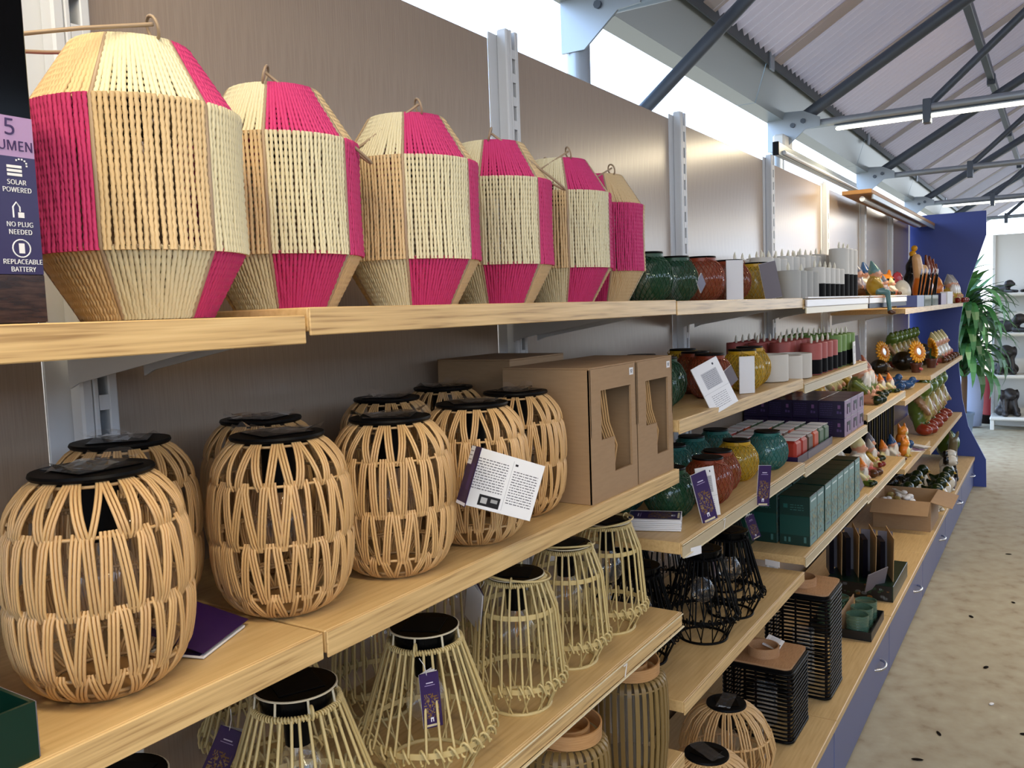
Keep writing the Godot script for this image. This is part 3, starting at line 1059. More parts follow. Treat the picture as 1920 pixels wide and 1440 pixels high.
# globe jar under a net of coloured wire with a black solar lid
var jar_meshes := {}
func net_jar(label: String, key: String, at: Vector3, turn: float, s: float, group: String, bail := 1) -> Node3D:
	if jar_meshes.is_empty():
		var prof := [Vector2(0.024, 0.0), Vector2(0.034, 0.003), Vector2(0.046, 0.014), Vector2(0.055, 0.030), Vector2(0.0585, 0.050), Vector2(0.056, 0.070), Vector2(0.047, 0.088), Vector2(0.038, 0.098), Vector2(0.0345, 0.102)]
		var b := MB.new()
		b.lathe(prof, 32)
		jar_meshes.glass = b.done()
		b = MB.new()
		var n := 26
		for dir in [-1.0, 1.0]:
			for i in n:
				var pts := []
				for k in 17:
					var f := k / 16.0 * (prof.size() - 1)
					var q0: Vector2 = prof[mini(int(f), prof.size() - 2)]; var q1: Vector2 = prof[mini(int(f), prof.size() - 2) + 1]
					var q := q0.lerp(q1, f - minf(int(f), prof.size() - 2))
					pts.append(pol(q.x + 0.0012, TAU * i / n + dir * k / 16.0 * 1.45, q.y))
				b.tube(pts, 0.00078, 4, false, false)
		jar_meshes.net = b.done()
		b = MB.new()
		b.turned([Vector2(0.0345, 0.098), Vector2(0.0375, 0.098), Vector2(0.0375, 0.107), Vector2(0.036, 0.108), Vector2(0.034, 0.107)], 32)
		jar_meshes.collar = b.done()
		b = MB.new()
		b.lathe([Vector2(0.022, 0.0), Vector2(0.032, 0.0), Vector2(0.036, 0.004)], 32)
		jar_meshes.foot = b.done()
		b = MB.new()
		b.turned([Vector2(0.0, 0.106), Vector2(0.0365, 0.106), Vector2(0.0375, 0.109), Vector2(0.0365, 0.112), Vector2(0.0, 0.1125)], 32)
		b.turned([Vector2(0.0, 0.088), Vector2(0.026, 0.088), Vector2(0.026, 0.106)], 20)
		jar_meshes.lid = b.done()
		b = MB.new()
		for sg in [-1.0, 1.0]:
			var e := []
			for k in 10: e.append(Vector3(0.0385 * sg + cos(TAU * k / 10) * 0.004, 0.103 + sin(TAU * k / 10) * 0.0055, 0))
			b.tube(e, 0.0009, 4, true)
		var hp := []
		for k in 17:
			var an := PI * k / 16.0
			hp.append(Vector3(-cos(an) * 0.0425, 0.104 - sin(an) * 0.014, sin(an) * 0.046))
		b.tube(hp, 0.0011, 5)
		jar_meshes.bail = b.done()
	var t := thing("net_jar_lantern", label, "lantern", at, turn, group)
	t.scale = Vector3.ONE * s
	part(t, "glass_globe", jar_meshes.glass, M["jar_glass_" + key])
	part(t, "wire_net", jar_meshes.net, M["jar_net_" + key])
	part(t, "collar", jar_meshes.collar, M["jar_net_" + key])
	part(t, "foot_ring", jar_meshes.foot, M["jar_net_" + key])
	part(t, "solar_lid", jar_meshes.lid, M.black_plastic)
	if bail: part(t, "wire_bail", jar_meshes.bail, M["jar_net_" + key])
	return t

# ---------------------------------------------------------------- printed faces
func img_tex(w: int, h: int, bg: Color, f: Callable) -> ImageTexture:
	var im := Image.create(w, h, false, Image.FORMAT_RGB8)
	im.fill(bg)
	f.call(im)
	return ImageTexture.create_from_image(im)

func lines(im: Image, x: int, y: int, w: int, rows: int, gap: int, col: Color, sd: int) -> void:
	var rng := RandomNumberGenerator.new(); rng.seed = sd
	for r in rows:
		var cx := x
		while cx < x + w:
			var ln := rng.randi_range(4, 14)
			im.fill_rect(Rect2i(cx, y + r * gap, mini(ln, x + w - cx), maxi(1, gap / 3)), col)
			cx += ln + 3

func print_mat(key: String, tex: Texture2D, rough := 0.4) -> void:
	var m := mat(key, Color.WHITE, rough)
	m.albedo_texture = tex

func goods_materials() -> void:
	mat("filament", Color(0.75, 0.55, 0.25), 0.4, 0.5)
	mat("wire_beige", Color(0.60, 0.52, 0.43), 0.45)
	for s in [["straw_cream", Color(0.82, 0.79, 0.67)], ["straw_tan", Color(0.80, 0.70, 0.54)], ["straw_pink", Color(0.745, 0.19, 0.43)]]:
		mat(s[0], s[1], 0.72)
	for s in [["cane", Color(0.80, 0.65, 0.45)], ["cane_olive", Color(0.78, 0.70, 0.49)], ["cane_black", Color(0.03, 0.03, 0.036)], ["bamboo", Color(0.50, 0.41, 0.24)]]:
		var m := mat(s[0], s[1], 0.42)
		m.vertex_color_use_as_albedo = true
	mat("cane_plate", Color(0.66, 0.50, 0.30), 0.6)
	mat("rim_cream", Color(0.80, 0.76, 0.66), 0.4)
	mat("black_wire", Color(0.03, 0.032, 0.04), 0.32)
	mat("dark_brown", Color(0.10, 0.06, 0.045), 0.5)
	tri_mat("ring_wood", noise_tex(21, 0.014, [Color(0.64, 0.46, 0.28), Color(0.72, 0.54, 0.35), Color(0.77, 0.60, 0.41)]), Vector3(4, 60, 4), 0.45)
	tri_mat("lid_wood", noise_tex(22, 0.014, [Color(0.58, 0.43, 0.29), Color(0.66, 0.50, 0.355), Color(0.71, 0.56, 0.41)]), Vector3(4, 40, 40), 0.45)
	mat("purple_card", Color(0.16, 0.07, 0.28), 0.3)
	for s in [["green", Color(0.10, 0.30, 0.20), Color(0.06, 0.24, 0.14)], ["brown", Color(0.58, 0.29, 0.17), Color(0.50, 0.20, 0.09)], ["yellow", Color(0.74, 0.62, 0.22), Color(0.74, 0.58, 0.10)], ["teal", Color(0.24, 0.50, 0.48), Color(0.12, 0.38, 0.36)]]:
		glass("jar_glass_" + s[0], s[1], 0.55, 0.03)
		mat("jar_net_" + s[0], s[2], 0.4)
	tri_mat("card", noise_tex(31, 0.02, [Color(0.585, 0.475, 0.35), Color(0.605, 0.49, 0.365), Color(0.62, 0.505, 0.375)]), Vector3(2, 12, 2), 0.8)
	mat("card_edge", Color(0.70, 0.56, 0.38), 0.8)
	mat("purple_box", Color(0.13, 0.06, 0.24), 0.28)
	mat("purple_dark", Color(0.03, 0.015, 0.06), 0.3)
	mat("lilac", Color(0.50, 0.38, 0.52), 0.35)
	mat("teal_box", Color(0.0, 0.17, 0.145), 0.28)
	mat("green_box", Color(0.01, 0.16, 0.115), 0.3)
	mat("gloss_black", Color(0.02, 0.02, 0.022), 0.12)
	mat("label_black", Color(0.02, 0.025, 0.035), 0.6)
	mat("wax_white", Color(0.80, 0.79, 0.76), 0.5)
	mat("wax_grey", Color(0.66, 0.66, 0.64), 0.6)
	mat("wax_pink", Color(0.66, 0.34, 0.32), 0.5)
	mat("wax_green", Color(0.42, 0.55, 0.28), 0.5)
	mat("wax_coral", Color(0.62, 0.18, 0.12), 0.4)
	mat("wax_orange", Color(0.70, 0.27, 0.13), 0.4)
	mat("wax_brown", Color(0.30, 0.20, 0.13), 0.4)
	mat("wax_sage", Color(0.26, 0.36, 0.26), 0.4)
	mat("flame_tip", Color(0.90, 0.88, 0.80), 0.3)
	mat("ceramic_white", Color(0.78, 0.76, 0.72), 0.55)
	mat("grey_card", Color(0.44, 0.42, 0.45), 0.7)
	mat("green_dark", Color(0.03, 0.14, 0.09), 0.3); mat("wax_green_pale", Color(0.40, 0.46, 0.36), 0.5)
	print_mat("sticker", img_tex(96, 36, Color(0.62, 0.58, 0.50), func(im: Image):
		im.fill_rect(Rect2i(6, 6, 84, 24), Color(0.12, 0.13, 0.10)); lines(im, 12, 10, 60, 2, 9, Color(0.40, 0.40, 0.34), 3)))
	glass("cup_green", Color(0.32, 0.46, 0.39), 0.55, 0.06)
	print_mat("page_print", img_tex(256, 192, Color(0.88, 0.88, 0.89), func(im: Image):
		lines(im, 14, 30, 120, 12, 9, Color(0.35, 0.35, 0.38), 1)
		lines(im, 154, 44, 90, 13, 9, Color(0.35, 0.35, 0.38), 2)
		im.fill_rect(Rect2i(14, 12, 10, 7), Color(0.05, 0.05, 0.08)); im.fill_rect(Rect2i(154, 20, 10, 7), Color(0.05, 0.05, 0.08))
		im.fill_rect(Rect2i(62, 146, 74, 36), Color(0.08, 0.08, 0.1)); im.fill_rect(Rect2i(70, 154, 22, 20), Color(0.7, 0.7, 0.7)); im.fill_rect(Rect2i(104, 154, 24, 12), Color(0.6, 0.6, 0.6))
		im.fill_rect(Rect2i(146, 12, 1, 170), Color(0.6, 0.6, 0.62))))
	print_mat("page_grey", img_tex(160, 224, Color(0.88, 0.88, 0.89), func(im: Image):
		im.fill_rect(Rect2i(34, 40, 96, 76), Color(0.70, 0.70, 0.72))
		lines(im, 40, 46, 84, 9, 8, Color(0.40, 0.40, 0.42), 4)
		lines(im, 36, 150, 90, 7, 9, Color(0.55, 0.55, 0.57), 5)
		im.fill_rect(Rect2i(118, 16, 9, 9), Color(0.06, 0.06, 0.1)); im.fill_rect(Rect2i(0, 132, 160, 1), Color(0.6, 0.6, 0.62))))
	print_mat("cover_print", img_tex(96, 240, Color(0.17, 0.08, 0.30), func(im: Image):
		for y in range(90, 200):
			for x in range(10, 86):
				if hash(Vector2i(x / 5, y / 6)) % 5 < 2: im.set_pixel(x, y, Color(0.42, 0.30, 0.16) if hash(Vector2i(x / 9, y / 9)) % 2 else Color(0.50, 0.42, 0.28))
		im.fill_rect(Rect2i(30, 40, 36, 5), Color(0.75, 0.72, 0.8)); im.fill_rect(Rect2i(22, 52, 52, 3), Color(0.6, 0.55, 0.7))
		im.fill_rect(Rect2i(38, 196, 16, 20), Color(0.86, 0.86, 0.9)); im.fill_rect(Rect2i(43, 204, 6, 14), Color(0.17, 0.08, 0.30))
		im.fill_rect(Rect2i(14, 226, 68, 10), Color(0.80, 0.76, 0.62))))
	print_mat("purple_side", img_tex(128, 64, Color(0.10, 0.05, 0.20), func(im: Image):
		lines(im, 8, 10, 62, 6, 8, Color(0.27, 0.20, 0.40), 8)
		im.fill_rect(Rect2i(96, 14, 14, 14), Color(0.45, 0.30, 0.48)); im.fill_rect(Rect2i(92, 36, 10, 10), Color(0.3, 0.22, 0.42)); im.fill_rect(Rect2i(106, 38, 10, 8), Color(0.3, 0.22, 0.42))))
	print_mat("teal_side", img_tex(96, 160, Color(0.0, 0.17, 0.145), func(im: Image):
		lines(im, 34, 26, 44, 3, 8, Color(0.25, 0.45, 0.42), 9)
		im.fill_rect(Rect2i(12, 24, 14, 14), Color(0.10, 0.34, 0.31)); im.fill_rect(Rect2i(0, 62, 96, 66), Color(0.03, 0.25, 0.22))
		im.fill_rect(Rect2i(14, 136, 7, 16), Color(0.25, 0.42, 0.4)); im.fill_rect(Rect2i(28, 136, 7, 16), Color(0.25, 0.42, 0.4)); im.fill_rect(Rect2i(78, 132, 8, 20), Color(0.25, 0.42, 0.4))))
	print_mat("teal_front", img_tex(64, 112, Color(0.40, 0.55, 0.55), func(im: Image):
		for y in 112:
			for x in 64:
				var k := hash(Vector2i(x / 4, y / 5)) % 7
				if y > 30 and y < 92 and k < 3: im.set_pixel(x, y, [Color(0.30, 0.34, 0.28), Color(0.55, 0.52, 0.38), Color(0.22, 0.34, 0.33)][k])
		im.fill_rect(Rect2i(10, 8, 44, 4), Color(0.8, 0.86, 0.86)); im.fill_rect(Rect2i(16, 98, 32, 3), Color(0.2, 0.35, 0.5))))
	print_mat("floral", img_tex(160, 64, Color(0.03, 0.03, 0.035), func(im: Image):
		var rng := RandomNumberGenerator.new(); rng.seed = 12
		for k in 26:
			var c: Color = [Color(0.55, 0.36, 0.12), Color(0.42, 0.44, 0.46), Color(0.14, 0.28, 0.18)][rng.randi() % 3]
			var x := rng.randi_range(4, 150); var y := rng.randi_range(4, 56); var r := rng.randi_range(3, 7)
			for j in range(-r, r):
				for i in range(-r, r):
					var dd := sqrt(i * i + j * j)
					if dd < r and (int(dd) % 3 != 1) and x + i >= 0 and x + i < 160 and y + j >= 0 and y + j < 64: im.set_pixel(x + i, y + j, c)))

func letters(parent: Node, called: String, txt: String, size: float, m: Material, xf: Transform3D) -> void:
	var tm := TextMesh.new()
	var f := SystemFont.new()
	f.font_names = PackedStringArray(["Droid Sans"])
	tm.font = f
	tm.text = txt
	tm.font_size = 32
	tm.pixel_size = size / 32.0
	tm.depth = 0.0006
	part(parent, called, tm, m, xf)

# ---------------------------------------------------------------- goods near the camera
func tall_black_box() -> void:
	var t := thing("product_box", "tall glossy black product box with a lilac and purple label", "box", Vector3(-0.3085, 1.5195, 0.300))
	var b := MB.new()
	b.box(Vector3(0, 0.155, 0), Vector3(0.225, 0.31, 0.135), 0.001)
	part(t, "carton", b.done(), M.gloss_black)
	var z := 0.0685
	var q := QuadMesh.new(); q.size = Vector2(0.10, 0.030)
	part(t, "lilac_label", q, M.label_lilac, Transform3D(Basis.IDENTITY, Vector3(0.0618, 0.140, z)))
	q = QuadMesh.new(); q.size = Vector2(0.10, 0.088)
	part(t, "purple_label", q, M.label_purple, Transform3D(Basis.IDENTITY, Vector3(0.0618, 0.081, z)))
	q = QuadMesh.new(); q.size = Vector2(0.224, 0.036)
	part(t, "picture_strip", q, M.picture_strip, Transform3D(Basis.IDENTITY, Vector3(0, 0.0185, z)))
	var x := 0.0965
	letters(t, "lettering", "5", 0.016, M.ink_purple, Transform3D(Basis.IDENTITY, Vector3(x - 0.002, 0.1465, z + 0.0004)))
	letters(t, "lettering", "LUMEN", 0.0095, M.ink_purple, Transform3D(Basis.IDENTITY, Vector3(x - 0.001, 0.1330, z + 0.0004)))
	for r in [[0.1030, "SOLAR\nPOWERED"], [0.0715, "NO PLUG\nNEEDED"], [0.0435, "REPLACEABLE\nBATTERY"]]:
		letters(t, "lettering", r[1], 0.0048, M.paper, Transform3D(Basis.IDENTITY, Vector3(x, r[0], z + 0.0004)))
	# pictograms: sun panel, plug, battery in a ring
	b = MB.new()
	for j in 3: b.box(Vector3(x - 0.001, 0.1115 + j * 0.0030, z + 0.0005), Vector3(0.0110, 0.0020, 0.0004))
	for k in 6:
		var an := -0.2 + k * 0.5
		b.box(Vector3(x + 0.004 + cos(an) * 0.0045, 0.1195 + sin(an) * 0.0040, z + 0.0005), Vector3(0.0012, 0.0012, 0.0004))
	part(t, "pictogram", b.done(), M.paper)
	b = MB.new()
	b.tube([Vector3(x - 0.004, 0.0795, z), Vector3(x - 0.004, 0.0875, z), Vector3(x - 0.0015, 0.091, z), Vector3(x + 0.001, 0.0875, z), Vector3(x + 0.001, 0.084, z)], 0.0007, 5)
	b.box(Vector3(x + 0.0015, 0.0815, z + 0.0004), Vector3(0.0045, 0.0040, 0.0004))
	part(t, "pictogram", b.done(), M.paper)
	b = MB.new()
	var ring := []
	for k in 18: ring.append(Vector3(x + cos(TAU * k / 18) * 0.0066, 0.0565 + sin(TAU * k / 18) * 0.0066, z))
	b.tube(ring, 0.0006, 5, true)
	b.box(Vector3(x, 0.0565, z + 0.0004), Vector3(0.0042, 0.0075, 0.0004))
	part(t, "pictogram", b.done(), M.paper)

func cardboard_crate(label: String, at: Vector3, w: float, h: float, d: float, open: bool) -> void:
	var t := thing("cardboard_box", label, "box", at, 0, "brown cardboard lantern cartons")
	var b := MB.new()
	var th := 0.004
	if not open:
		b.box(Vector3(w / 2, h / 2, d / 2), Vector3(w, h, d), 0.001)
		part(t, "carton", b.done(), M.card)
	else:
		b.box(Vector3(th / 2, h / 2, d / 2), Vector3(th, h, d), 0.0008)
		b.box(Vector3(w - th / 2, h / 2, d / 2), Vector3(th, h, d), 0.0008)
		b.box(Vector3(w / 2, h / 2, th / 2), Vector3(w - 2 * th, h, th))
		b.box(Vector3(w / 2, th / 2, d / 2), Vector3(w - 2 * th, th, d - 0.002))
		part(t, "carton", b.done(), M.card)
		# front with an L-shaped window
		b = MB.new()
		var x0 := 0.04; var x1 := w - 0.022; var xm := 0.090
		var y0 := 0.043; var ym := 0.105; var y1 := 0.190
		var zf := d - th / 2
		b.box(Vector3(x0 / 2, h / 2, zf), Vector3(x0, h, th)); b.box(Vector3((x1 + w) / 2, h / 2, zf), Vector3(w - x1, h, th))
		b.box(Vector3((x0 + x1) / 2, (y1 + h) / 2, zf), Vector3(x1 - x0, h - y1, th)); b.box(Vector3((x0 + x1) / 2, y0 / 2, zf), Vector3(x1 - x0, y0, th))
		b.box(Vector3((x0 + xm) / 2, (y0 + ym) / 2, zf), Vector3(xm - x0, ym - y0, th))
		part(t, "window_front", b.done(), M.card)
		b = MB.new()
		b.box(Vector3(w * 0.62, h / 2, d * 0.22), Vector3(w * 0.66, h - 0.012, 0.004))
		part(t, "inner_board", b.done(), M.card)
		for k in 5:
			b = MB.new()
			var xx := 0.040 + k * 0.009
			b.tube([Vector3(xx, 0.20, d - 0.012), Vector3(xx + 0.016, 0.13, d - 0.012), Vector3(xx + 0.046, 0.085, d - 0.012), Vector3(xx + 0.026, 0.03, d - 0.012)], 0.0021, 4)
			part(t, "corrugated_insert", b.done(), M.card_edge)
	var lid := MB.new()
	lid.box(Vector3(w / 2, h + 0.0015, d / 2), Vector3(w, 0.003, d), 0.0008)
	part(t, "lid", lid.done(), M.card)
	var q := QuadMesh.new(); q.size = Vector2(0.017, 0.013)
	if open:
		part(t, "price_sticker", q, M.paper, Transform3D(Basis.IDENTITY, Vector3(w - 0.020, h - 0.014, d + 0.0004)))
		letters(t, "price", "12", 0.008, M.ink_grey, Transform3D(Basis.IDENTITY, Vector3(w - 0.020, h - 0.014, d + 0.0007)))

func candle(label: String, at: Vector3, r: float, h: float, wax: String, band: bool, group: String, tip := true, turn := 0.0, lbl := "label_black") -> void:
	var t := thing("candle", label, "candle", at, turn, group)
	var key := "c%.3f_%.3f" % [r, h]
	if not cached.has(key):
		var b := MB.new()
		b.turned([Vector2(0.0, 0.0005), Vector2(r - 0.001, 0.0005), Vector2(r, 0.002), Vector2(r, h - 0.003), Vector2(r - 0.002, h), Vector2(r - 0.006, h - 0.0015), Vector2(r - 0.012, h - 0.007), Vector2(0.0, h - 0.009)], 24)
		cached[key] = b.done()
		b = MB.new()
		b.lathe([Vector2(0.002, h - 0.01), Vector2(0.0045, h + 0.004), Vector2(0.0050, h + 0.010), Vector2(0.0030, h + 0.019), Vector2(0.0004, h + 0.026)], 10)
		cached[key + "f"] = b.done()
		b = MB.new()
		b.lathe([Vector2(r + 0.0006, 0.003), Vector2(r + 0.0006, h * 0.48)], 24)
		cached[key + "l"] = b.done()
	part(t, "wax", cached[key], M[wax])
	if tip: part(t, "flame", cached[key + "f"], M.flame_tip)
	if band: part(t, "label_band", cached[key + "l"], M[lbl])
var cached := {}

func near_goods() -> void:
	goods_materials()
	label_materials()
	tall_black_box()
	# woven lanterns on the top shelves
	var wl := [
		[Vector3(-0.028, 1.5195, 0.253), 0.593, 3.35, 0.22, "woven lantern showing a tan panel over cream, its wire laid against the black box"],
		[Vector3(0.197, 1.5275, 0.208), -0.366, 0.90, 0.70, "woven lantern with its wire loop drooping over a pink shoulder, across the shelf joint"],
		[Vector3(0.422, 1.5275, 0.234), -0.44, 3.7, 0.62, "woven lantern with its wire loop tipped towards the lantern on the shelf joint"],
		[Vector3(0.661, 1.5275, 0.220), -0.68, 1.0, 0.62, "woven lantern with a long wire loop hanging down its striped front, fourth in the row"],
		[Vector3(0.884, 1.5275, 0.222), -0.37, 3.8, 0.55, "woven lantern before the last of the row, wire loop tipped back"],
		[Vector3(1.106, 1.5275, 0.192), 1.78, 3.6, 0.5, "last woven lantern of the row with a pink belly, beside green net jars"],
		[Vector3(-0.215, 1.5195, 0.112), 0.2, 3.3, 0.4, "woven lantern mostly hidden behind the tall black box"],
	]
	for w in wl: woven_lantern(w[4] , w[0], w[1], w[2], w[3])
	# barrels on the second shelf
	var pb := [rattan_barrel_proto(5, 0.035), rattan_barrel_proto(8, 0.05)]
	var bl := [
		[Vector3(-0.127, 1.1872, 0.297), 0.0, 0, "large rattan barrel lantern beside the green carton, crumpled film on its lid"],
		[Vector3(0.100, 1.1872, 0.287), 1.3, 1, "rattan barrel lantern standing beside the fallen purple leaflet on the shelf joint"],
		[Vector3(0.270, 1.1862, 0.308), 2.1, 0, "rattan barrel lantern in the front row, third from the green carton"],
		[Vector3(0.440, 1.1862, 0.317), 0.8, 1, "rattan barrel lantern with the white leaflet hung on it"],
		[Vector3(0.604, 1.1862, 0.288), 3.0, 0, "rattan barrel lantern touching the cardboard boxes"],
		[Vector3(-0.004, 1.1872, 0.150), 4.0, 1, "rattan barrel lantern in the back row before the slotted upright"],
		[Vector3(0.205, 1.1862, 0.140), 5.0, 0, "rattan barrel lantern in the back row, second from the upright"],
		[Vector3(0.470, 1.1862, 0.130), 0.4, 1, "rattan barrel lantern in the back row behind the hung leaflet"],
		[Vector3(0.648, 1.1862, 0.108), 2.6, 0, "rattan barrel lantern in the back corner beside the dark carton"],
	]
	for w in bl: copy(pb[w[2]], "rattan_barrel_lantern", w[3], w[0], w[1], "rattan barrel lanterns")
	# fallen leaflet, hung leaflet, green carton
	var lf := leaflet("folded purple and white leaflet lying on the shelf between two rattan barrels", Vector3(-0.012, 1.1905, 0.318), Vector3(-PI / 2 + 0.05, 0.40, 0.0), 0.085, 0.075, M.cover_wide, M.page_print)
	var fl := MB.new()
	fl.box(Vector3(0, 0.033, 0), Vector3(0.093, 0.066, 0.0008))
	part(lf, "lifted_page", fl.done(), M.purple_card, Transform3D(Basis(Vector3.RIGHT, 0.25), Vector3(0.004, 0.0, 0.003)))
	hung_leaflet()
	var gc := thing("green_carton", "open dark green carton at the end of the rattan barrel shelf", "box", Vector3(-0.36, 1.1872, 0.27))
	var b := MB.new()
	b.box(Vector3(0.06, 0.0225, 0.108), Vector3(0.128, 0.045, 0.003)); b.box(Vector3(0.1225, 0.0225, 0.03), Vector3(0.003, 0.045, 0.155)); b.box(Vector3(0.06, 0.0225, -0.049), Vector3(0.128, 0.045, 0.003)); b.box(Vector3(0.06, 0.0012, 0.03), Vector3(0.128, 0.002, 0.155))
	part(gc, "tray", b.done(), M.green_box)
	b = MB.new()
	b.box(Vector3(0.1248, 0.0225, 0.030), Vector3(0.0012, 0.044, 0.157))
	part(gc, "cut_edge", b.done(), M.grey_card)
	# cardboard cartons
	cardboard_crate("brown cardboard box with an L-shaped window, next to the rattan barrels", Vector3(0.692, 1.1862, 0.206), 0.184, 0.228, 0.172, true)
	cardboard_crate("brown cardboard box with an L-shaped window, at the shelf end", Vector3(0.880, 1.1862, 0.206), 0.170, 0.228, 0.172, true)
	cardboard_crate("closed brown cardboard box standing behind the two windowed boxes", Vector3(0.735, 1.1862, 0.03), 0.20, 0.24, 0.165, false)
	# olive cane lanterns on the third shelves
	var cone := cane_lantern_proto(3, [Vector2(0.050, 0.178), Vector2(0.091, 0.055), Vector2(0.060, 0.0)], 30, 1, 0, 0.047, true, M.cane_olive, M.rim_cream, 0.03)
	var basket := cane_lantern_proto(4, [Vector2(0.046, 0.206), Vector2(0.063, 0.160), Vector2(0.0725, 0.048), Vector2(0.050, 0.0)], 28, 2, 1, 0.045, false, M.cane_olive, M.rim_cream, 0.055)
	var cs := [
		[Vector3(0.335, 0.8882, 0.296), 0.4, "conical olive cane lantern with a booklet hanging on its front"],
		[Vector3(0.112, 0.8882, 0.280), 1.1, "conical olive cane lantern under the joint of the barrel shelves"],
		[Vector3(-0.088, 0.8602, 0.235), 2.0, "conical olive cane lantern with a cane hoop standing up, under the green carton"],
		[Vector3(0.225, 0.8882, 0.100), 2.2, "conical olive cane lantern in shadow at the back of its shelf"],
	]
	for w in cs: copy(cone, "conical_cane_lantern", w[2], w[0], w[1], "conical olive cane lanterns")
	booklet(get_node("conical_cane_lantern"), Vector3(-0.076, 0.160, 0.012), -1.05, 0.05, 0.026, 0.075, 0.6)
	booklet(get_node("conical_cane_lantern_001"), Vector3(0.050, 0.150, -0.078), -2.0, -0.45, 0.03, 0.08, 0.3)
	var bs := [
		[Vector3(0.552, 0.8882, 0.309), 0.4, "basket shaped olive cane lantern next to the conical one with the booklet"],
		[Vector3(0.738, 0.8882, 0.297), 1.5, "basket shaped olive cane lantern, the middle one of three in a row"],
		[Vector3(0.916, 0.8882, 0.290), 2.7, "basket shaped olive cane lantern with a fanned white booklet, at the shelf end"],
		[Vector3(0.43, 0.8882, 0.12), 0.9, "basket shaped olive cane lantern in the dark back row"],
		[Vector3(0.62, 0.8882, 0.12), 1.9, "basket shaped olive cane lantern in the dark back row, behind the front pair"],
	]
	for w in bs: copy(basket, "basket_cane_lantern", w[2], w[0], w[1], "basket shaped cane lanterns")
	booklet(get_node("basket_cane_lantern_002"), Vector3(0.062, 0.215, 0.02), -0.9, 0.35, 0.03, 0.085, 0.9)
	booklet(get_node("basket_cane_lantern"), Vector3(-0.058, 0.195, -0.04), 0.5, 0.35, 0.05, 0.075, 0.2)
	# bamboo slat lanterns on the fourth shelf
	var slat := slat_lantern_proto()
	copy(slat, "bamboo_slat_lantern", "bamboo slat lantern with bentwood hoops on top, at the shelf end", Vector3(0.960, 0.5872, 0.306), 0.3, "bamboo slat lanterns")
	copy(slat, "bamboo_slat_lantern", "bamboo slat lantern with bentwood hoops and a white ribbon tied on", Vector3(0.668, 0.5872, 0.320), 0.9, "bamboo slat lanterns")
	copy(slat, "bamboo_slat_lantern", "bamboo slat lantern at the back of the lowest shelf", Vector3(0.79, 0.5872, 0.12), 1.9, "bamboo slat lanterns")
	b = MB.new()
	b.tube([Vector3(0.045, 0.222, 0.03), Vector3(0.055, 0.228, 0.034), Vector3(0.066, 0.222, 0.036), Vector3(0.070, 0.205, 0.038)], 0.0016, 5)
	b.tube([Vector3(0.055, 0.228, 0.034), Vector3(0.075, 0.232, 0.030), Vector3(0.083, 0.226, 0.032)], 0.0022, 5)
	part(get_node("bamboo_slat_lantern_001"), "ribbon", b.done(), M.paper)
	# black cane lanterns on the fourth shelf of the jar bay
	var bcone := cane_lantern_proto(13, [Vector2(0.046, 0.205), Vector2(0.086, 0.062), Vector2(0.058, 0.0)], 28, 1, 0, 0.047, true, M.cane_black, M.black_wire, 0.03)
	var ks := [
		[Vector3(1.425, 0.6922, 0.295), 0.4, "black cane lantern with a clear bulb, front of the black group"],
		[Vector3(1.620, 0.6922, 0.300), 1.2, "black cane lantern with a booklet, beside the wooden lid handle"],
		[Vector3(1.23, 0.6922, 0.215), 2.0, "black cane lantern with a purple tag next to the olive baskets"],
		[Vector3(1.41, 0.6922, 0.100), 2.9, "black cane lantern in the back row of the black group"],
		[Vector3(1.63, 0.6922, 0.105), 3.3, "black cane lantern in the back row near the jar shelf"],
		[Vector3(1.815, 0.6922, 0.215), 0.2, "black cane lantern at the far end with white leaflets"],
	]
	for w in ks: copy(bcone, "black_cane_lantern", w[2], w[0], w[1], "black cane lanterns")
	booklet(get_node("black_cane_lantern"), Vector3(0.062, 0.19, 0.03), -0.2, 0.35, 0.022, 0.08, 0.5)
	booklet(get_node("black_cane_lantern_002"), Vector3(0.055, 0.14, 0.07), 0.6, 0.5, 0.04, 0.055, 0.2)
	booklet(get_node("black_cane_lantern_005"), Vector3(0.03, 0.20, 0.06), -0.9, 0.35, 0.03, 0.075, 0.7)
	# globe lanterns and wire lanterns on the base cabinets
	var globe := globe_lantern_proto()
	var g1 := copy(globe, "globe_cane_lantern", "flat round cane lantern with film on its black lid, beside the wire lanterns", Vector3(1.573, 0.2402, 0.301), 0.5, "flat round cane lanterns")
	var g2 := copy(globe, "globe_cane_lantern", "flat round cane lantern at the front, cut by the maple shelf corner", Vector3(1.300, 0.2402, 0.345), 1.4, "flat round cane lanterns")
	g1.scale = Vector3.ONE * 1.28; g2.scale = Vector3.ONE * 1.28
	booklet(g1, Vector3(0.045, 0.085, 0.085), -0.3, 0.15, 0.045, 0.08, 0.1)
	wire_tower("tall black wire lantern with a wooden lid and hoop handle", Vector3(2.268, 0.2402, 0.330), 0.0, 0.345, 0.205)
	wire_tower("shorter black wire lantern with a wooden lid and a white card leaning on it", Vector3(1.935, 0.2402, 0.300), 0.0, 0.225, 0.205)
	leaflet("white card with black pictograms lying on the wooden lid of a wire lantern", Vector3(1.985, 0.4735, 0.335), Vector3(-1.25, -0.3, 0.3), 0.07, 0.05, M.page_print, M.paper)
	jar_bay()

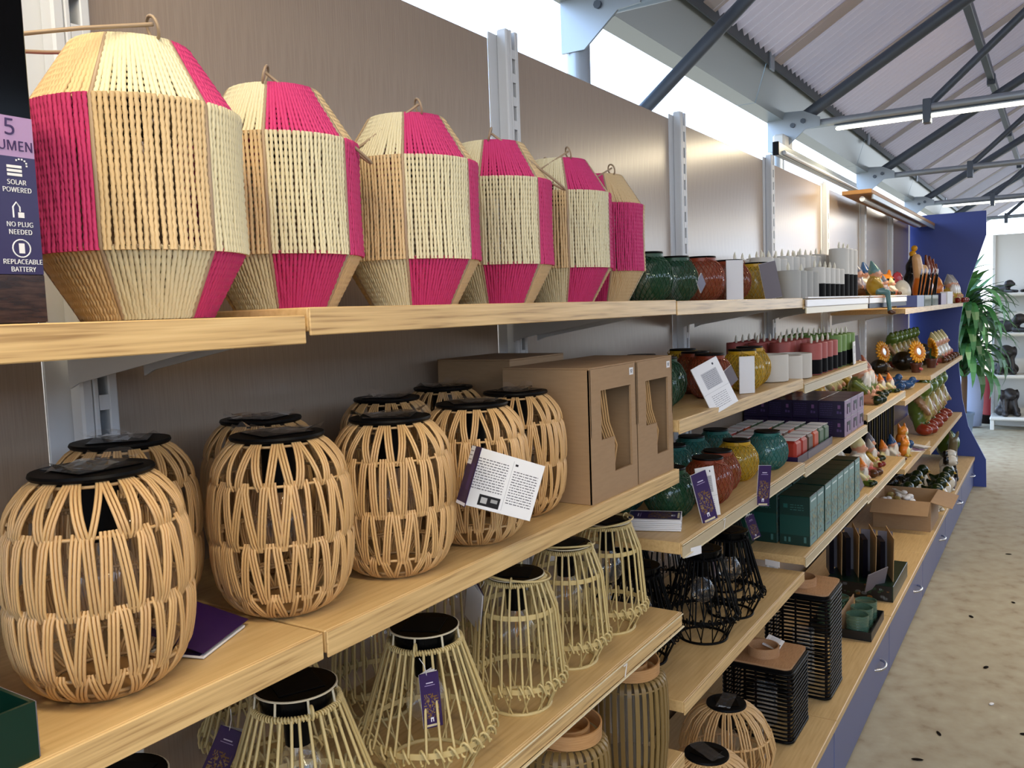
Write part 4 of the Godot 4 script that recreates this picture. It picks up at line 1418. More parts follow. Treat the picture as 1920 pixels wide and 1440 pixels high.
func hung_leaflet() -> void:
	var t := thing("hanging_leaflet", "open white instruction leaflet with a purple cover hung on a rattan barrel", "leaflet", Vector3(0.318, 1.345, 0.402))
	t.rotation = Vector3(0.0, -0.50, -0.36)
	var b := MB.new()
	b.box(Vector3(0.058, -0.036, 0), Vector3(0.112, 0.076, 0.0008))
	part(t, "page", b.done(), M.paper)
	var q := QuadMesh.new(); q.size = Vector2(0.111, 0.075)
	part(t, "page_text", q, M.page_print, Transform3D(Basis.IDENTITY, Vector3(0.058, -0.036, 0.0007)))
	b = MB.new()
	b.box(Vector3(0.020, -0.036, 0), Vector3(0.040, 0.076, 0.0008))
	var cv := part(t, "cover", b.done(), M.purple_card, Transform3D(Basis(Vector3.UP, -1.75), Vector3(0.0, 0, 0.0006)))
	q = QuadMesh.new(); q.size = Vector2(0.039, 0.075)
	part(t, "cover_inside", q, M.cover_wide, Transform3D(Basis(Vector3.UP, -1.75), Vector3(0.0, 0, 0.0006)) * Transform3D(Basis.IDENTITY, Vector3(0.020, -0.036, 0.0007)))

func label_materials() -> void:
	mat("label_lilac", Color(0.62, 0.50, 0.66), 0.3)
	mat("label_purple", Color(0.15, 0.10, 0.29), 0.3)
	mat("ink_purple", Color(0.20, 0.12, 0.32), 0.5)
	mat("ink_grey", Color(0.3, 0.3, 0.3), 0.6)
	tri_mat("picture_strip", noise_tex(51, 0.02, [Color(0.10, 0.06, 0.05), Color(0.20, 0.13, 0.10), Color(0.28, 0.20, 0.16)]), Vector3(3, 20, 3), 0.2)
	print_mat("cover_wide", img_tex(160, 110, Color(0.12, 0.06, 0.24), func(im: Image):
		im.fill_rect(Rect2i(0, 0, 70, 34), Color(0.84, 0.84, 0.85)); lines(im, 6, 8, 50, 3, 8, Color(0.3, 0.3, 0.32), 6)
		im.fill_rect(Rect2i(88, 30, 50, 50), Color(0.18, 0.11, 0.33)); im.fill_rect(Rect2i(0, 104, 160, 6), Color(0.82, 0.82, 0.86))))

func jar_bay() -> void:
	# top shelf jars
	var tj := [["green", Vector3(1.275, 1.5256, 0.230), 0.2, 1.02, "dark green net jar beside the last woven lantern"], ["green", Vector3(1.43, 1.5256, 0.235), 1.4, 0.98, "green net jar with a purple tag, before the brown jars"], ["brown", Vector3(1.59, 1.5256, 0.245), 0.7, 1.02, "rust brown net jar between a green jar and a white leaflet"], ["brown", Vector3(1.80, 1.5256, 0.25), 2.0, 1.0, "rust brown net jar between two leaflets on the top shelf"], ["yellow", Vector3(2.0, 1.5256, 0.265), 0.5, 0.98, "yellow net jar on the top shelf next to the white candles"]]
	for j in tj: net_jar(j[4], j[0], j[1], j[2], j[3], "net jars on the top shelf")
	# second shelf
	var sj := [["green", Vector3(1.19, 1.2846, 0.275), 0.2, 0.98, "green net jar half hidden by the cardboard boxes"], ["green", Vector3(1.325, 1.2846, 0.240), 1.0, 1.0, "green net jar behind the big white leaflet"], ["brown", Vector3(1.49, 1.2846, 0.300), 0.6, 0.98, "rust brown net jar behind the white leaflet, second shelf"], ["brown", Vector3(1.59, 1.2846, 0.225), 1.9, 0.98, "rust brown net jar set back on the second shelf"], ["yellow", Vector3(1.685, 1.2846, 0.320), 0.3, 0.98, "yellow net jar at the front of the second shelf"], ["yellow", Vector3(1.83, 1.2846, 0.295), 1.5, 0.98, "yellow net jar beside the pale round pots"], ["green", Vector3(1.46, 1.2846, 0.13), 2.2, 0.98, "green net jar in the back row of the second shelf"], ["yellow", Vector3(1.72, 1.2846, 0.14), 2.2, 0.98, "yellow net jar in the back row of the second shelf"]]
	for j in sj: net_jar(j[4], j[0], j[1], j[2], j[3], "net jars on the second shelf")
	# third shelf
	var th := [["green", Vector3(1.275, 1.0306, 0.275), 0.2, 1.02, "green net jar at the front beside the stacked booklets"], ["brown", Vector3(1.435, 1.0306, 0.310), 0.8, 1.02, "rust brown net jar behind the tall purple leaflet"], ["brown", Vector3(1.565, 1.0306, 0.290), 1.6, 0.98, "rust brown net jar in clear wrap, third shelf"], ["yellow", Vector3(1.735, 1.0306, 0.285), 0.5, 1.0, "yellow net jar in the front row of the third shelf"], ["teal", Vector3(1.925, 1.0306, 0.315), 1.1, 1.0, "clear teal net jar beside the coral candle cups"],
		["yellow", Vector3(1.43, 1.0306, 0.165), 2.1, 1.0, "yellow net jar in the second row of the third shelf"], ["teal", Vector3(1.28, 1.0306, 0.150), 0.4, 1.0, "teal net jar next to the cardboard boxes, third shelf"], ["teal", Vector3(1.59, 1.0306, 0.155), 1.2, 1.0, "teal net jar behind the rust brown ones"], ["teal", Vector3(1.76, 1.0306, 0.145), 2.4, 1.0, "teal net jar behind the yellow one"], ["teal", Vector3(1.91, 1.0306, 0.165), 2.9, 1.0, "teal net jar set back beside the coral cups"], ["teal", Vector3(1.62, 1.0306, 0.055 + 0.03), 0.9, 0.9, "teal net jar against the back wall, third shelf"]]
	th.remove_at(th.size() - 1)
	for j in th: net_jar(j[4], j[0], j[1], j[2], j[3], "net jars on the third shelf")
	# leaflets of the jar bay
	leaflet("large white leaflet leaning out over the second shelf edge", Vector3(1.318, 1.2800, 0.398), Vector3(-0.25, -0.60, 0.36), 0.080, 0.115, M.page_grey, M.purple_card)
	leaflet("white leaflet standing between two rust brown jars on the top shelf", Vector3(1.695, 1.5262, 0.30), Vector3(0, -0.75, 0.0), 0.05, 0.105, M.paper, M.purple_card)
	leaflet("grey leaflet bending over the top shelf edge beside the yellow jar", Vector3(1.905, 1.5262, 0.345), Vector3(0.0, -0.9, 0.2), 0.05, 0.105, M.grey_card, M.purple_card)
	leaflet("white leaflet standing between rust brown and yellow jars", Vector3(1.598, 1.2852, 0.36), Vector3(0, -0.7, 0.0), 0.045, 0.095, M.paper, M.purple_card)
	leaflet("small white leaflet beside a rust brown jar on the second shelf", Vector3(1.43, 1.32, 0.374), Vector3(0.1, -0.5, 0.6), 0.05, 0.045, M.grey_card, M.paper)
	leaflet("tall purple leaflet propped on the front of the third shelf", Vector3(1.255, 1.0312, 0.380), Vector3(-0.12, -0.50, 0.20), 0.045, 0.115, M.cover_print, M.paper)
	leaflet("white page folded behind the tall purple leaflet", Vector3(1.300, 1.0312, 0.366), Vector3(-0.05, -0.9, 0.12), 0.045, 0.115, M.page_grey, M.paper)
	leaflet("narrow purple leaflet hanging over the third shelf edge", Vector3(1.585, 0.998, 0.400), Vector3(0.0, -0.75, -0.08), 0.036, 0.105, M.cover_print, M.paper)
	leaflet("purple tag sticking up behind the dark green jar", Vector3(1.27, 1.600, 0.150), Vector3(0, 0.1, -0.04), 0.075, 0.075, M.purple_card, M.purple_card)
	leaflet("purple tag hung on the green jar of the top shelf", Vector3(1.465, 1.555, 0.296), Vector3(0, -0.1, 0.7), 0.035, 0.035, M.purple_card, M.paper)
	# stacked booklets
	for k in 6:
		var bk := thing("booklet", "purple and white booklet in the stack beside the green jar", "booklet", Vector3(1.165, 1.0312 + k * 0.0042, 0.285), 0.35 + 0.03 * sin(k * 2.0), "stacked booklets on the third shelf")
		var b := MB.new()
		b.box(Vector3(0, 0.002, 0), Vector3(0.085, 0.0038, 0.115), 0.0004)
		part(bk, "pages", b.done(), M.paper)
		if k == 5:
			var q := QuadMesh.new(); q.size = Vector2(0.07, 0.112)
			part(bk, "cover_print", q, M.cover_print, Transform3D(Basis(Vector3.RIGHT, -PI / 2), Vector3(0, 0.0042, 0)))
	# white price flags on shelf corners
	for f in [[Vector3(1.075, 1.012, 0.30), 1.2], [Vector3(1.115, 1.000, 0.392), -0.35], [Vector3(2.02, 0.717, 0.30), 1.3]]:
		var pf := thing("price_flag", "blank white plastic price flag clipped to a shelf corner", "price tag", f[0], f[1], "blank price flags")
		var b := MB.new()
		b.box(Vector3(0, 0, 0.0), Vector3(0.05, 0.018, 0.0015), 0.0004)
		part(pf, "flag", b.done(), M.paper)
	for f in [[0.775, 0.888], [1.315, 1.03]]:
		var pn := thing("price_number", "white price figure 7 stuck on a shelf edge", "price tag", Vector3(f[0], f[1] - 0.017, DEEP + 0.0045), 0, "price figures")
		letters(pn, "figure", "7", 0.030, M.paper, Transform3D.IDENTITY)
	candle_bay()

func box_thing(called: String, label: String, category: String, at: Vector3, size: Vector3, body: Material, group: String, faces := []) -> Node3D:
	var t := thing(called, label, category, at, 0, group)
	var key := "bx%s" % size
	if not cached.has(key):
		var b := MB.new()
		b.box(Vector3(0, size.y / 2, 0), size, 0.001)
		cached[key] = b.done()
	part(t, "carton", cached[key], body)
	for f in faces:
		var q: QuadMesh
		var k2 := "%s%s" % [f[0], size]
		if cached.has(k2): q = cached[k2]
		else:
			q = QuadMesh.new()
			q.size = Vector2(size.z if f[0] == "left" else size.x, size.y) * 0.97
			cached[k2] = q
		if f[0] == "left": part(t, "side_print", q, f[1], Transform3D(Basis(Vector3.UP, -PI / 2), Vector3(-size.x / 2 - 0.0004, size.y / 2, 0)))
		else: part(t, "front_print", q, f[1], Transform3D(Basis.IDENTITY, Vector3(0, size.y / 2, size.z / 2 + 0.0004)))
	return t

func candle_bay() -> void:
	# white LED candles on the top shelf
	var g := "white LED candles on the top shelf"
	for i in 4: candle("short plain white LED candle at the front of the top shelf", Vector3(2.115 + i * 0.078, 1.5222, 0.330), 0.036, 0.088, "wax_grey", false, "plain white LED candles", i % 2 == 0)
	for i in 5: candle("short white LED candle with a black label band, top shelf front row", Vector3(2.43 + i * 0.075, 1.5222, 0.335), 0.034, 0.105, "wax_white", true, "labelled short white LED candles")
	for i in 3: candle("tall white LED candle with a black label band, top shelf front row", Vector3(2.83 + i * 0.078, 1.5222, 0.330), 0.036, 0.185 if i < 3 else 0.17, "wax_white", true, "tall labelled white LED candles")
	for r in 2:
		for i in 11: candle("tall white LED candle standing in the back rows of the top shelf", Vector3(2.16 + i * 0.080 + r * 0.03, 1.5222, 0.235 - r * 0.095), 0.037, 0.135 + 0.012 * (i / 3), "wax_white", false, "tall white LED candles in the back rows")
	# second shelf: pale pots, pink and green candles
	for i in 3:
		var t := thing("round_pot", "pale grey ceramic pot in the front row beside the yellow jars", "pot", Vector3([1.955, 2.115, 2.235][i], 1.2846 if i == 0 else 1.2712, 0.315), 0, "pale ceramic pots")
		var b := MB.new()
		b.turned([Vector2(0, 0.001), Vector2(0.052, 0.001), Vector2(0.054, 0.003), Vector2(0.054, 0.078), Vector2(0.051, 0.080), Vector2(0.049, 0.078), Vector2(0.049, 0.062), Vector2(0, 0.060)], 32)
		part(t, "cup", b.done(), M.ceramic_white)
	for i in 4: candle("pink LED candle with a black label band in the front row", Vector3(2.375 + i * 0.080, 1.2712, 0.335), 0.034, 0.105, "wax_pink", true, "labelled pink candles")
	for r in 3:
		for i in 5: candle("pink LED candle in the packed rows behind the pale pots", Vector3(2.31 + i * 0.072, 1.2712, 0.250 - r * 0.074), 0.033, 0.112, "wax_pink", false, "pink candles in the back rows")
	for i in 4: candle("light green LED candle with a dark label band in the front row", Vector3(2.69 + i * 0.078, 1.2712, 0.335), 0.033, 0.118, "wax_green", true, "labelled green candles")
	for r in 2:
		for i in 4: candle("light green LED candle in the rows behind", Vector3(2.70 + i * 0.078, 1.2712, 0.25 - r * 0.08), 0.033, 0.118, "wax_green", false, "green candles in the back rows")
	leaflet("white instruction card standing before the green candles", Vector3(2.865, 1.2716, 0.379), Vector3(-0.03, 0.1, 0.0), 0.085, 0.085, M.page_grey, M.paper)
	leaflet("grey leaflet leaning beside the green candles", Vector3(3.02, 1.2716, 0.345), Vector3(0, -0.8, 0.15), 0.07, 0.10, M.grey_card, M.purple_card)
	# third shelf: candle cups in a purple display tray, purple boxes
	var cols := ["wax_coral", "wax_coral", "wax_brown", "wax_orange", "wax_sage", "wax_sage"]
	var cn := ["coral", "coral", "brown", "orange", "sage green", "sage green"]
	var b2 := MB.new()
	b2.box(Vector3(0, 0.0345, 0), Vector3(0.068, 0.068, 0.066), 0.008)
	b2.box(Vector3(0, 0.070, 0), Vector3(0.062, 0.0012, 0.060), 0.0004)
	var cup_mesh := b2.done()
	b2 = MB.new()
	b2.box(Vector3(0, 0.0712, 0), Vector3(0.060, 0.0014, 0.058), 0.0004)
	var paper_top := b2.done()
	for i in 6:
		for r in 4:
			var t := thing("candle_cup", "%s square candle cup with a pale top in the purple tray" % cn[i], "candle", Vector3(2.115 + i * 0.076, 1.0182 if 2.115 + i * 0.076 > 2.06 else 1.033, 0.325 - r * 0.075), 0, "candle cups in the display tray")
			part(t, "cup", cup_mesh, M[cols[i]])
			part(t, "top", paper_top, M.paper)
	var tr := thing("display_tray", "low purple cardboard tray holding the coral and green candle cups", "tray", Vector3(2.305, 1.0152, 0.213))
	b2 = MB.new()
	b2.box(Vector3(0, 0.013, 0.152), Vector3(0.47, 0.026, 0.002)); b2.box(Vector3(-0.234, 0.013, 0.0), Vector3(0.002, 0.026, 0.304)); b2.box(Vector3(0.234, 0.013, 0.0), Vector3(0.002, 0.026, 0.304)); b2.box(Vector3(0, 0.001, 0), Vector3(0.466, 0.002, 0.30))
	part(tr, "tray", b2.done(), M.purple_box)
	b2 = MB.new()
	b2.box(Vector3(0.04, 0.013, 0.1536), Vector3(0.30, 0.022, 0.001))
	part(tr, "front_flap", b2.done(), M.grey_card)
	var hole := MB.new()
	hole.box(Vector3(0.012, 0.033, 0.0495), Vector3(0.055, 0.036, 0.002))
	var hm := hole.done()
	hole = MB.new()
	hole.box(Vector3(0.0, 0.026, 0.051), Vector3(0.024, 0.024, 0.002))
	var lm := hole.done()
	for i in 3:
		for r in 4:
			for y in 2:
				var t := box_thing("purple_candle_box", "purple carton with a cut-out window, %s" % (["bottom layer of the stack", "top layer of the stack"][y]), "box", Vector3(2.750 + i * 0.1215, 1.0152 + y * 0.0665, 0.330 - r * 0.093), Vector3(0.120, 0.066, 0.092), M.purple_box, "stacked purple cartons", [["left", M.purple_side], ["front", M.lilac]])
				if r == 0:
					part(t, "window", hm, M.purple_dark, Transform3D(Basis.IDENTITY, Vector3(0, 0, -0.003)))
					part(t, "candle_in_window", lm, M.lilac, Transform3D(Basis.IDENTITY, Vector3(0, 0, -0.0035)))
	# fourth shelf: teal cartons
	for i in 8:
		for r in 2:
			box_thing("teal_carton", "teal carton with a pale front picture, %s row of the block" % (["front", "back"][r]), "box", Vector3(2.232 + i * 0.098 + (0.012 if i >= 2 else 0.0) + (0.012 if i == 7 else 0.0), 0.7352, 0.325 - r * 0.105), Vector3(0.095, 0.160, 0.096), M.teal_box, "teal cartons", [["left", M.teal_side], ["front", M.teal_front]])
	box_thing("teal_carton", "teal carton standing apart in the shade at the shelf start", "box", Vector3(2.125, 0.7352, 0.155), Vector3(0.09, 0.16, 0.09), M.teal_box, "teal cartons", [["left", M.teal_side]])

# ---------------------------------------------------------------- moulded figures: blended round forms meshed as surface nets
func E(p: Vector3, r: Vector3, c: Color) -> Array: return [0, p, r, c]
func K(a: Vector3, b: Vector3, r0: float, r1: float, c: Color) -> Array: return [1, a, b, r0, r1, c]

func blob(prims: Array, cell: float, k: float) -> ArrayMesh:
	var lo := Vector3.ONE * 1e9; var hi := Vector3.ONE * -1e9
	for p in prims:
		if p[0] == 0:
			lo = lo.min(p[1] - p[2]); hi = hi.max(p[1] + p[2])
		else:
			var rm := Vector3.ONE * maxf(p[3], p[4])
			lo = lo.min(p[1] - rm).min(p[2] - rm); hi = hi.max(p[1] + rm).max(p[2] + rm)
	lo -= Vector3.ONE * cell * 2; hi += Vector3.ONE * cell * 2
	var nx := int((hi.x - lo.x) / cell) + 2; var ny := int((hi.y - lo.y) / cell) + 2; var nz := int((hi.z - lo.z) / cell) + 2
	var f := PackedFloat32Array(); f.resize(nx * ny * nz)
	var near := PackedInt32Array(); near.resize(nx * ny * nz)
	for x in nx:
		for y in ny:
			for z in nz:
				var p := lo + Vector3(x, y, z) * cell
				var d := 1e9; var best := 1e9; var bi := 0
				for i in prims.size():
					var q: Array = prims[i]
					var dd: float
					if q[0] == 0:
						var s: Vector3 = (p - q[1]) / q[2]
						var l := s.length()
						dd = (l - 1.0) * minf(q[2].x, minf(q[2].y, q[2].z)) if l < 1.0 else (p - q[1]).length() * (1.0 - 1.0 / l)
					else:
						var ab: Vector3 = q[2] - q[1]
						var t := clampf((p - q[1]).dot(ab) / ab.length_squared(), 0, 1)
						dd = (p - q[1] - ab * t).length() - lerpf(q[3], q[4], t)
					if dd < best: best = dd; bi = i
					if d > 1e8: d = dd
					else:
						var h := maxf(k - absf(d - dd), 0.0) / k
						d = minf(d, dd) - h * h * k * 0.25
				var id := (x * ny + y) * nz + z
				f[id] = d; near[id] = bi
	var mb := MB.new()
	mb.use_col = true
	var vid := {}
	for x in nx - 1:
		for y in ny - 1:
			for z in nz - 1:
				var id := (x * ny + y) * nz + z
				var sum := Vector3.ZERO; var cnt := 0
				var neg := 0
				for c in 8:
					if f[id + ((c & 1) * ny + ((c >> 1) & 1)) * nz + (c >> 2)] < 0: neg += 1
				if neg == 0 or neg == 8: continue
				for e in [[0, 1], [2, 3], [4, 5], [6, 7], [0, 2], [1, 3], [4, 6], [5, 7], [0, 4], [1, 5], [2, 6], [3, 7]]:
					var a: int = e[0]; var b: int = e[1]
					var fa := f[id + ((a & 1) * ny + ((a >> 1) & 1)) * nz + (a >> 2)]
					var fb := f[id + ((b & 1) * ny + ((b >> 1) & 1)) * nz + (b >> 2)]
					if (fa < 0) != (fb < 0):
						var t := fa / (fa - fb)
						sum += Vector3(a & 1, (a >> 1) & 1, a >> 2).lerp(Vector3(b & 1, (b >> 1) & 1, b >> 2), t); cnt += 1
				var pos := lo + (Vector3(x, y, z) + sum / cnt) * cell
				var g := Vector3(f[id + ny * nz] - f[id], f[id + nz] - f[id], f[id + 1] - f[id])
				var q: Array = prims[near[id]]
				mb.col = (q[3] if q[0] == 0 else q[5]).srgb_to_linear()
				vid[id] = mb.vert(pos, g.normalized() if g.length() > 1e-9 else Vector3.UP)
	for x in range(1, nx - 1):
		for y in range(1, ny - 1):
			for z in range(1, nz - 1):
				var id := (x * ny + y) * nz + z
				var s := f[id] < 0
				for ax in 3:
					var st: int = [ny * nz, nz, 1][ax]
					if (f[id + st] < 0) == s: continue
					var u: int = [nz, 1, ny * nz][ax]; var w: int = [1, ny * nz, nz][ax]
					var a: int = vid[id - u - w]; var b: int = vid[id - w]; var c: int = vid[id]; var d: int = vid[id - u]
					if s: mb.tri(a, c, b); mb.tri(a, d, c)
					else: mb.tri(a, b, c); mb.tri(a, c, d)
	return mb.done()

const SKIN := Color(0.80, 0.58, 0.46)
func gnome_mesh(hat: Color, coat: Color, legs: Color, boots: Color, beard := true, dangle := false) -> ArrayMesh:
	var p := [E(Vector3(0, 0.05, 0), Vector3(0.042, 0.05, 0.038), coat), E(Vector3(0, 0.104, 0.005), Vector3(0.027, 0.027, 0.026), SKIN), K(Vector3(0, 0.124, -0.002), Vector3(0.006, 0.172, -0.014), 0.029, 0.006, hat), E(Vector3(0, 0.106, 0.033), Vector3(0.008, 0.008, 0.008), SKIN),
		K(Vector3(-0.040, 0.075, 0.0), Vector3(-0.028, 0.045, 0.035), 0.013, 0.010, coat), K(Vector3(0.040, 0.075, 0.0), Vector3(0.028, 0.045, 0.035), 0.013, 0.010, coat), E(Vector3(-0.026, 0.042, 0.04), Vector3(0.010, 0.010, 0.010), SKIN), E(Vector3(0.026, 0.042, 0.04), Vector3(0.010, 0.010, 0.010), SKIN)]
	if beard: p.append(E(Vector3(0, 0.080, 0.027), Vector3(0.028, 0.034, 0.014), Color(0.82, 0.80, 0.76)))
	for s in [-1.0, 1.0]:
		p.append(K(Vector3(0.02 * s, 0.018, 0.02), Vector3(0.022 * s, 0.016, 0.058), 0.017, 0.014, legs))
		if dangle:
			p.append(K(Vector3(0.022 * s, 0.014, 0.062), Vector3(0.024 * s, -0.075, 0.072), 0.013, 0.010, legs)); p.append(E(Vector3(0.024 * s, -0.088, 0.082), Vector3(0.013, 0.012, 0.021), boots))
		else: p.append(E(Vector3(0.024 * s, 0.017, 0.070), Vector3(0.015, 0.017, 0.020), boots))
	return blob(p, 0.0062, 0.008)

func figure(called: String, label: String, m: Mesh, at: Vector3, turn: float, s: float, group: String) -> Node3D:
	var t := thing(called, label, "figurine", at, turn, group)
	t.scale = Vector3.ONE * s
	part(t, "body", m, M.glaze)
	return t

func add_eyes(t: Node3D, y: float, z: float, dx: float, r: float) -> void:
	var b := MB.new()
	b.ball(Vector3(-dx, y, z), Vector3.ONE * r, 8, 6)
	var b2 := MB.new()
	b2.ball(Vector3(dx, y, z), Vector3.ONE * r, 8, 6)
	part(t, "eye", b.done(), M.gloss_black); part(t, "eye", b2.done(), M.gloss_black)

func sunflower(label: String, at: Vector3, turn: float) -> void:
	var t := thing("sunflower_pot", label, "figurine", at, turn, "sunflower figures")
	var b := MB.new()
	b.turned([Vector2(0, 0), Vector2(0.026, 0), Vector2(0.034, 0.05), Vector2(0.038, 0.05), Vector2(0.038, 0.062), Vector2(0.034, 0.062), Vector2(0.032, 0.056), Vector2(0, 0.055)], 20)
	part(t, "pot", b.done(), M.pot_brown)
	b = MB.new()
	b.tube([Vector3(0, 0.05, 0), Vector3(0, 0.09, -0.008), Vector3(0, 0.13, -0.004)], 0.006, 6)
	b.ball(Vector3(0.02, 0.072, 0.012), Vector3(0.018, 0.006, 0.012), 8, 5); b.ball(Vector3(-0.02, 0.070, 0.012), Vector3(0.018, 0.006, 0.012), 8, 5)
	part(t, "stalk", b.done(), M.leaf_mid)
	var tilt := Transform3D(Basis(Vector3.RIGHT, -0.22), Vector3(0, 0.13, 0.008))
	b = MB.new()
	for ring in 2:
		for i in 17:
			var an := TAU * (i + 0.5 * ring) / 17
			b.xf = Transform3D(Basis(Vector3.BACK, an), Vector3(0, 0, 0.006 - 0.008 * ring))
			b.ball(Vector3(0.052 + 0.006 * ring, 0, 0), Vector3(0.017, 0.0085, 0.007), 8, 5)
	b.xf = Transform3D.IDENTITY
	part(t, "petals", b.done(), M.petal, tilt)
	b = MB.new()
	b.xf = Transform3D(Basis(Vector3.RIGHT, PI / 2), Vector3.ZERO)
	b.lathe([Vector2(0.045, -0.004), Vector2(0.045, 0.010), Vector2(0.036, 0.018), Vector2(0.024, 0.017), Vector2(0.022, 0.012)], 24)
	part(t, "flower_disc", b.done(), M.petal_deep, tilt)
	b = MB.new()
	b.xf = Transform3D(Basis(Vector3.RIGHT, PI / 2), Vector3.ZERO)
	b.turned([Vector2(0.024, 0.012), Vector2(0.0, 0.0125)], 20)
	part(t, "mirror", b.done(), M.chrome, tilt)
	b = MB.new()
	b.ball(Vector3(0.006, 0.022, 0.034), Vector3(0.011, 0.009, 0.006), 8, 5); b.ball(Vector3(-0.008, 0.026, 0.034), Vector3(0.009, 0.008, 0.006), 8, 5)
	part(t, "bow", b.done(), M.bow_pink)

func far_materials() -> void:
	var g := mat("glaze", Color.WHITE, 0.22)
	g.vertex_color_use_as_albedo = true
	var st := mat("bronze", Color.WHITE, 0.45)
	st.vertex_color_use_as_albedo = true
	mat("pot_brown", Color(0.33, 0.17, 0.11), 0.4); mat("leaf_mid", Color(0.12, 0.28, 0.12), 0.5)
	mat("petal", Color(0.90, 0.64, 0.13), 0.35); mat("petal_deep", Color(0.82, 0.50, 0.06), 0.35); mat("bow_pink", Color(0.80, 0.35, 0.35), 0.4)
	mat("ball_yellow", Color(0.88, 0.62, 0.05), 0.3)
	mat("tray_white", Color(0.84, 0.83, 0.84), 0.3); mat("tray_navy", Color(0.05, 0.06, 0.16), 0.4)
	glass("clear_bin", Color(0.55, 0.65, 0.68), 0.22, 0.06)
	mat("bin_blue", Color(0.20, 0.26, 0.48), 0.35); mat("card_yellow", Color(0.60, 0.52, 0.28), 0.7)
	mat("leaf_a", Color(0.17, 0.36, 0.19), 0.38); mat("leaf_b", Color(0.30, 0.52, 0.32), 0.38); mat("leaf_c", Color(0.10, 0.25, 0.14), 0.42)
	for k in ["leaf_a", "leaf_b", "leaf_c"]:
		M[k].backlight_enabled = true
		M[k].backlight = Color(0.25, 0.35, 0.12)
	mat("trunk", Color(0.35, 0.25, 0.17), 0.9); mat("pot_grey_blue", Color(0.38, 0.45, 0.53), 0.5); mat("soil", Color(0.09, 0.065, 0.05), 0.95)
	mat("bag_blue", Color(0.62, 0.67, 0.80), 0.4); mat("bucket_red", Color(0.55, 0.14, 0.15), 0.4)

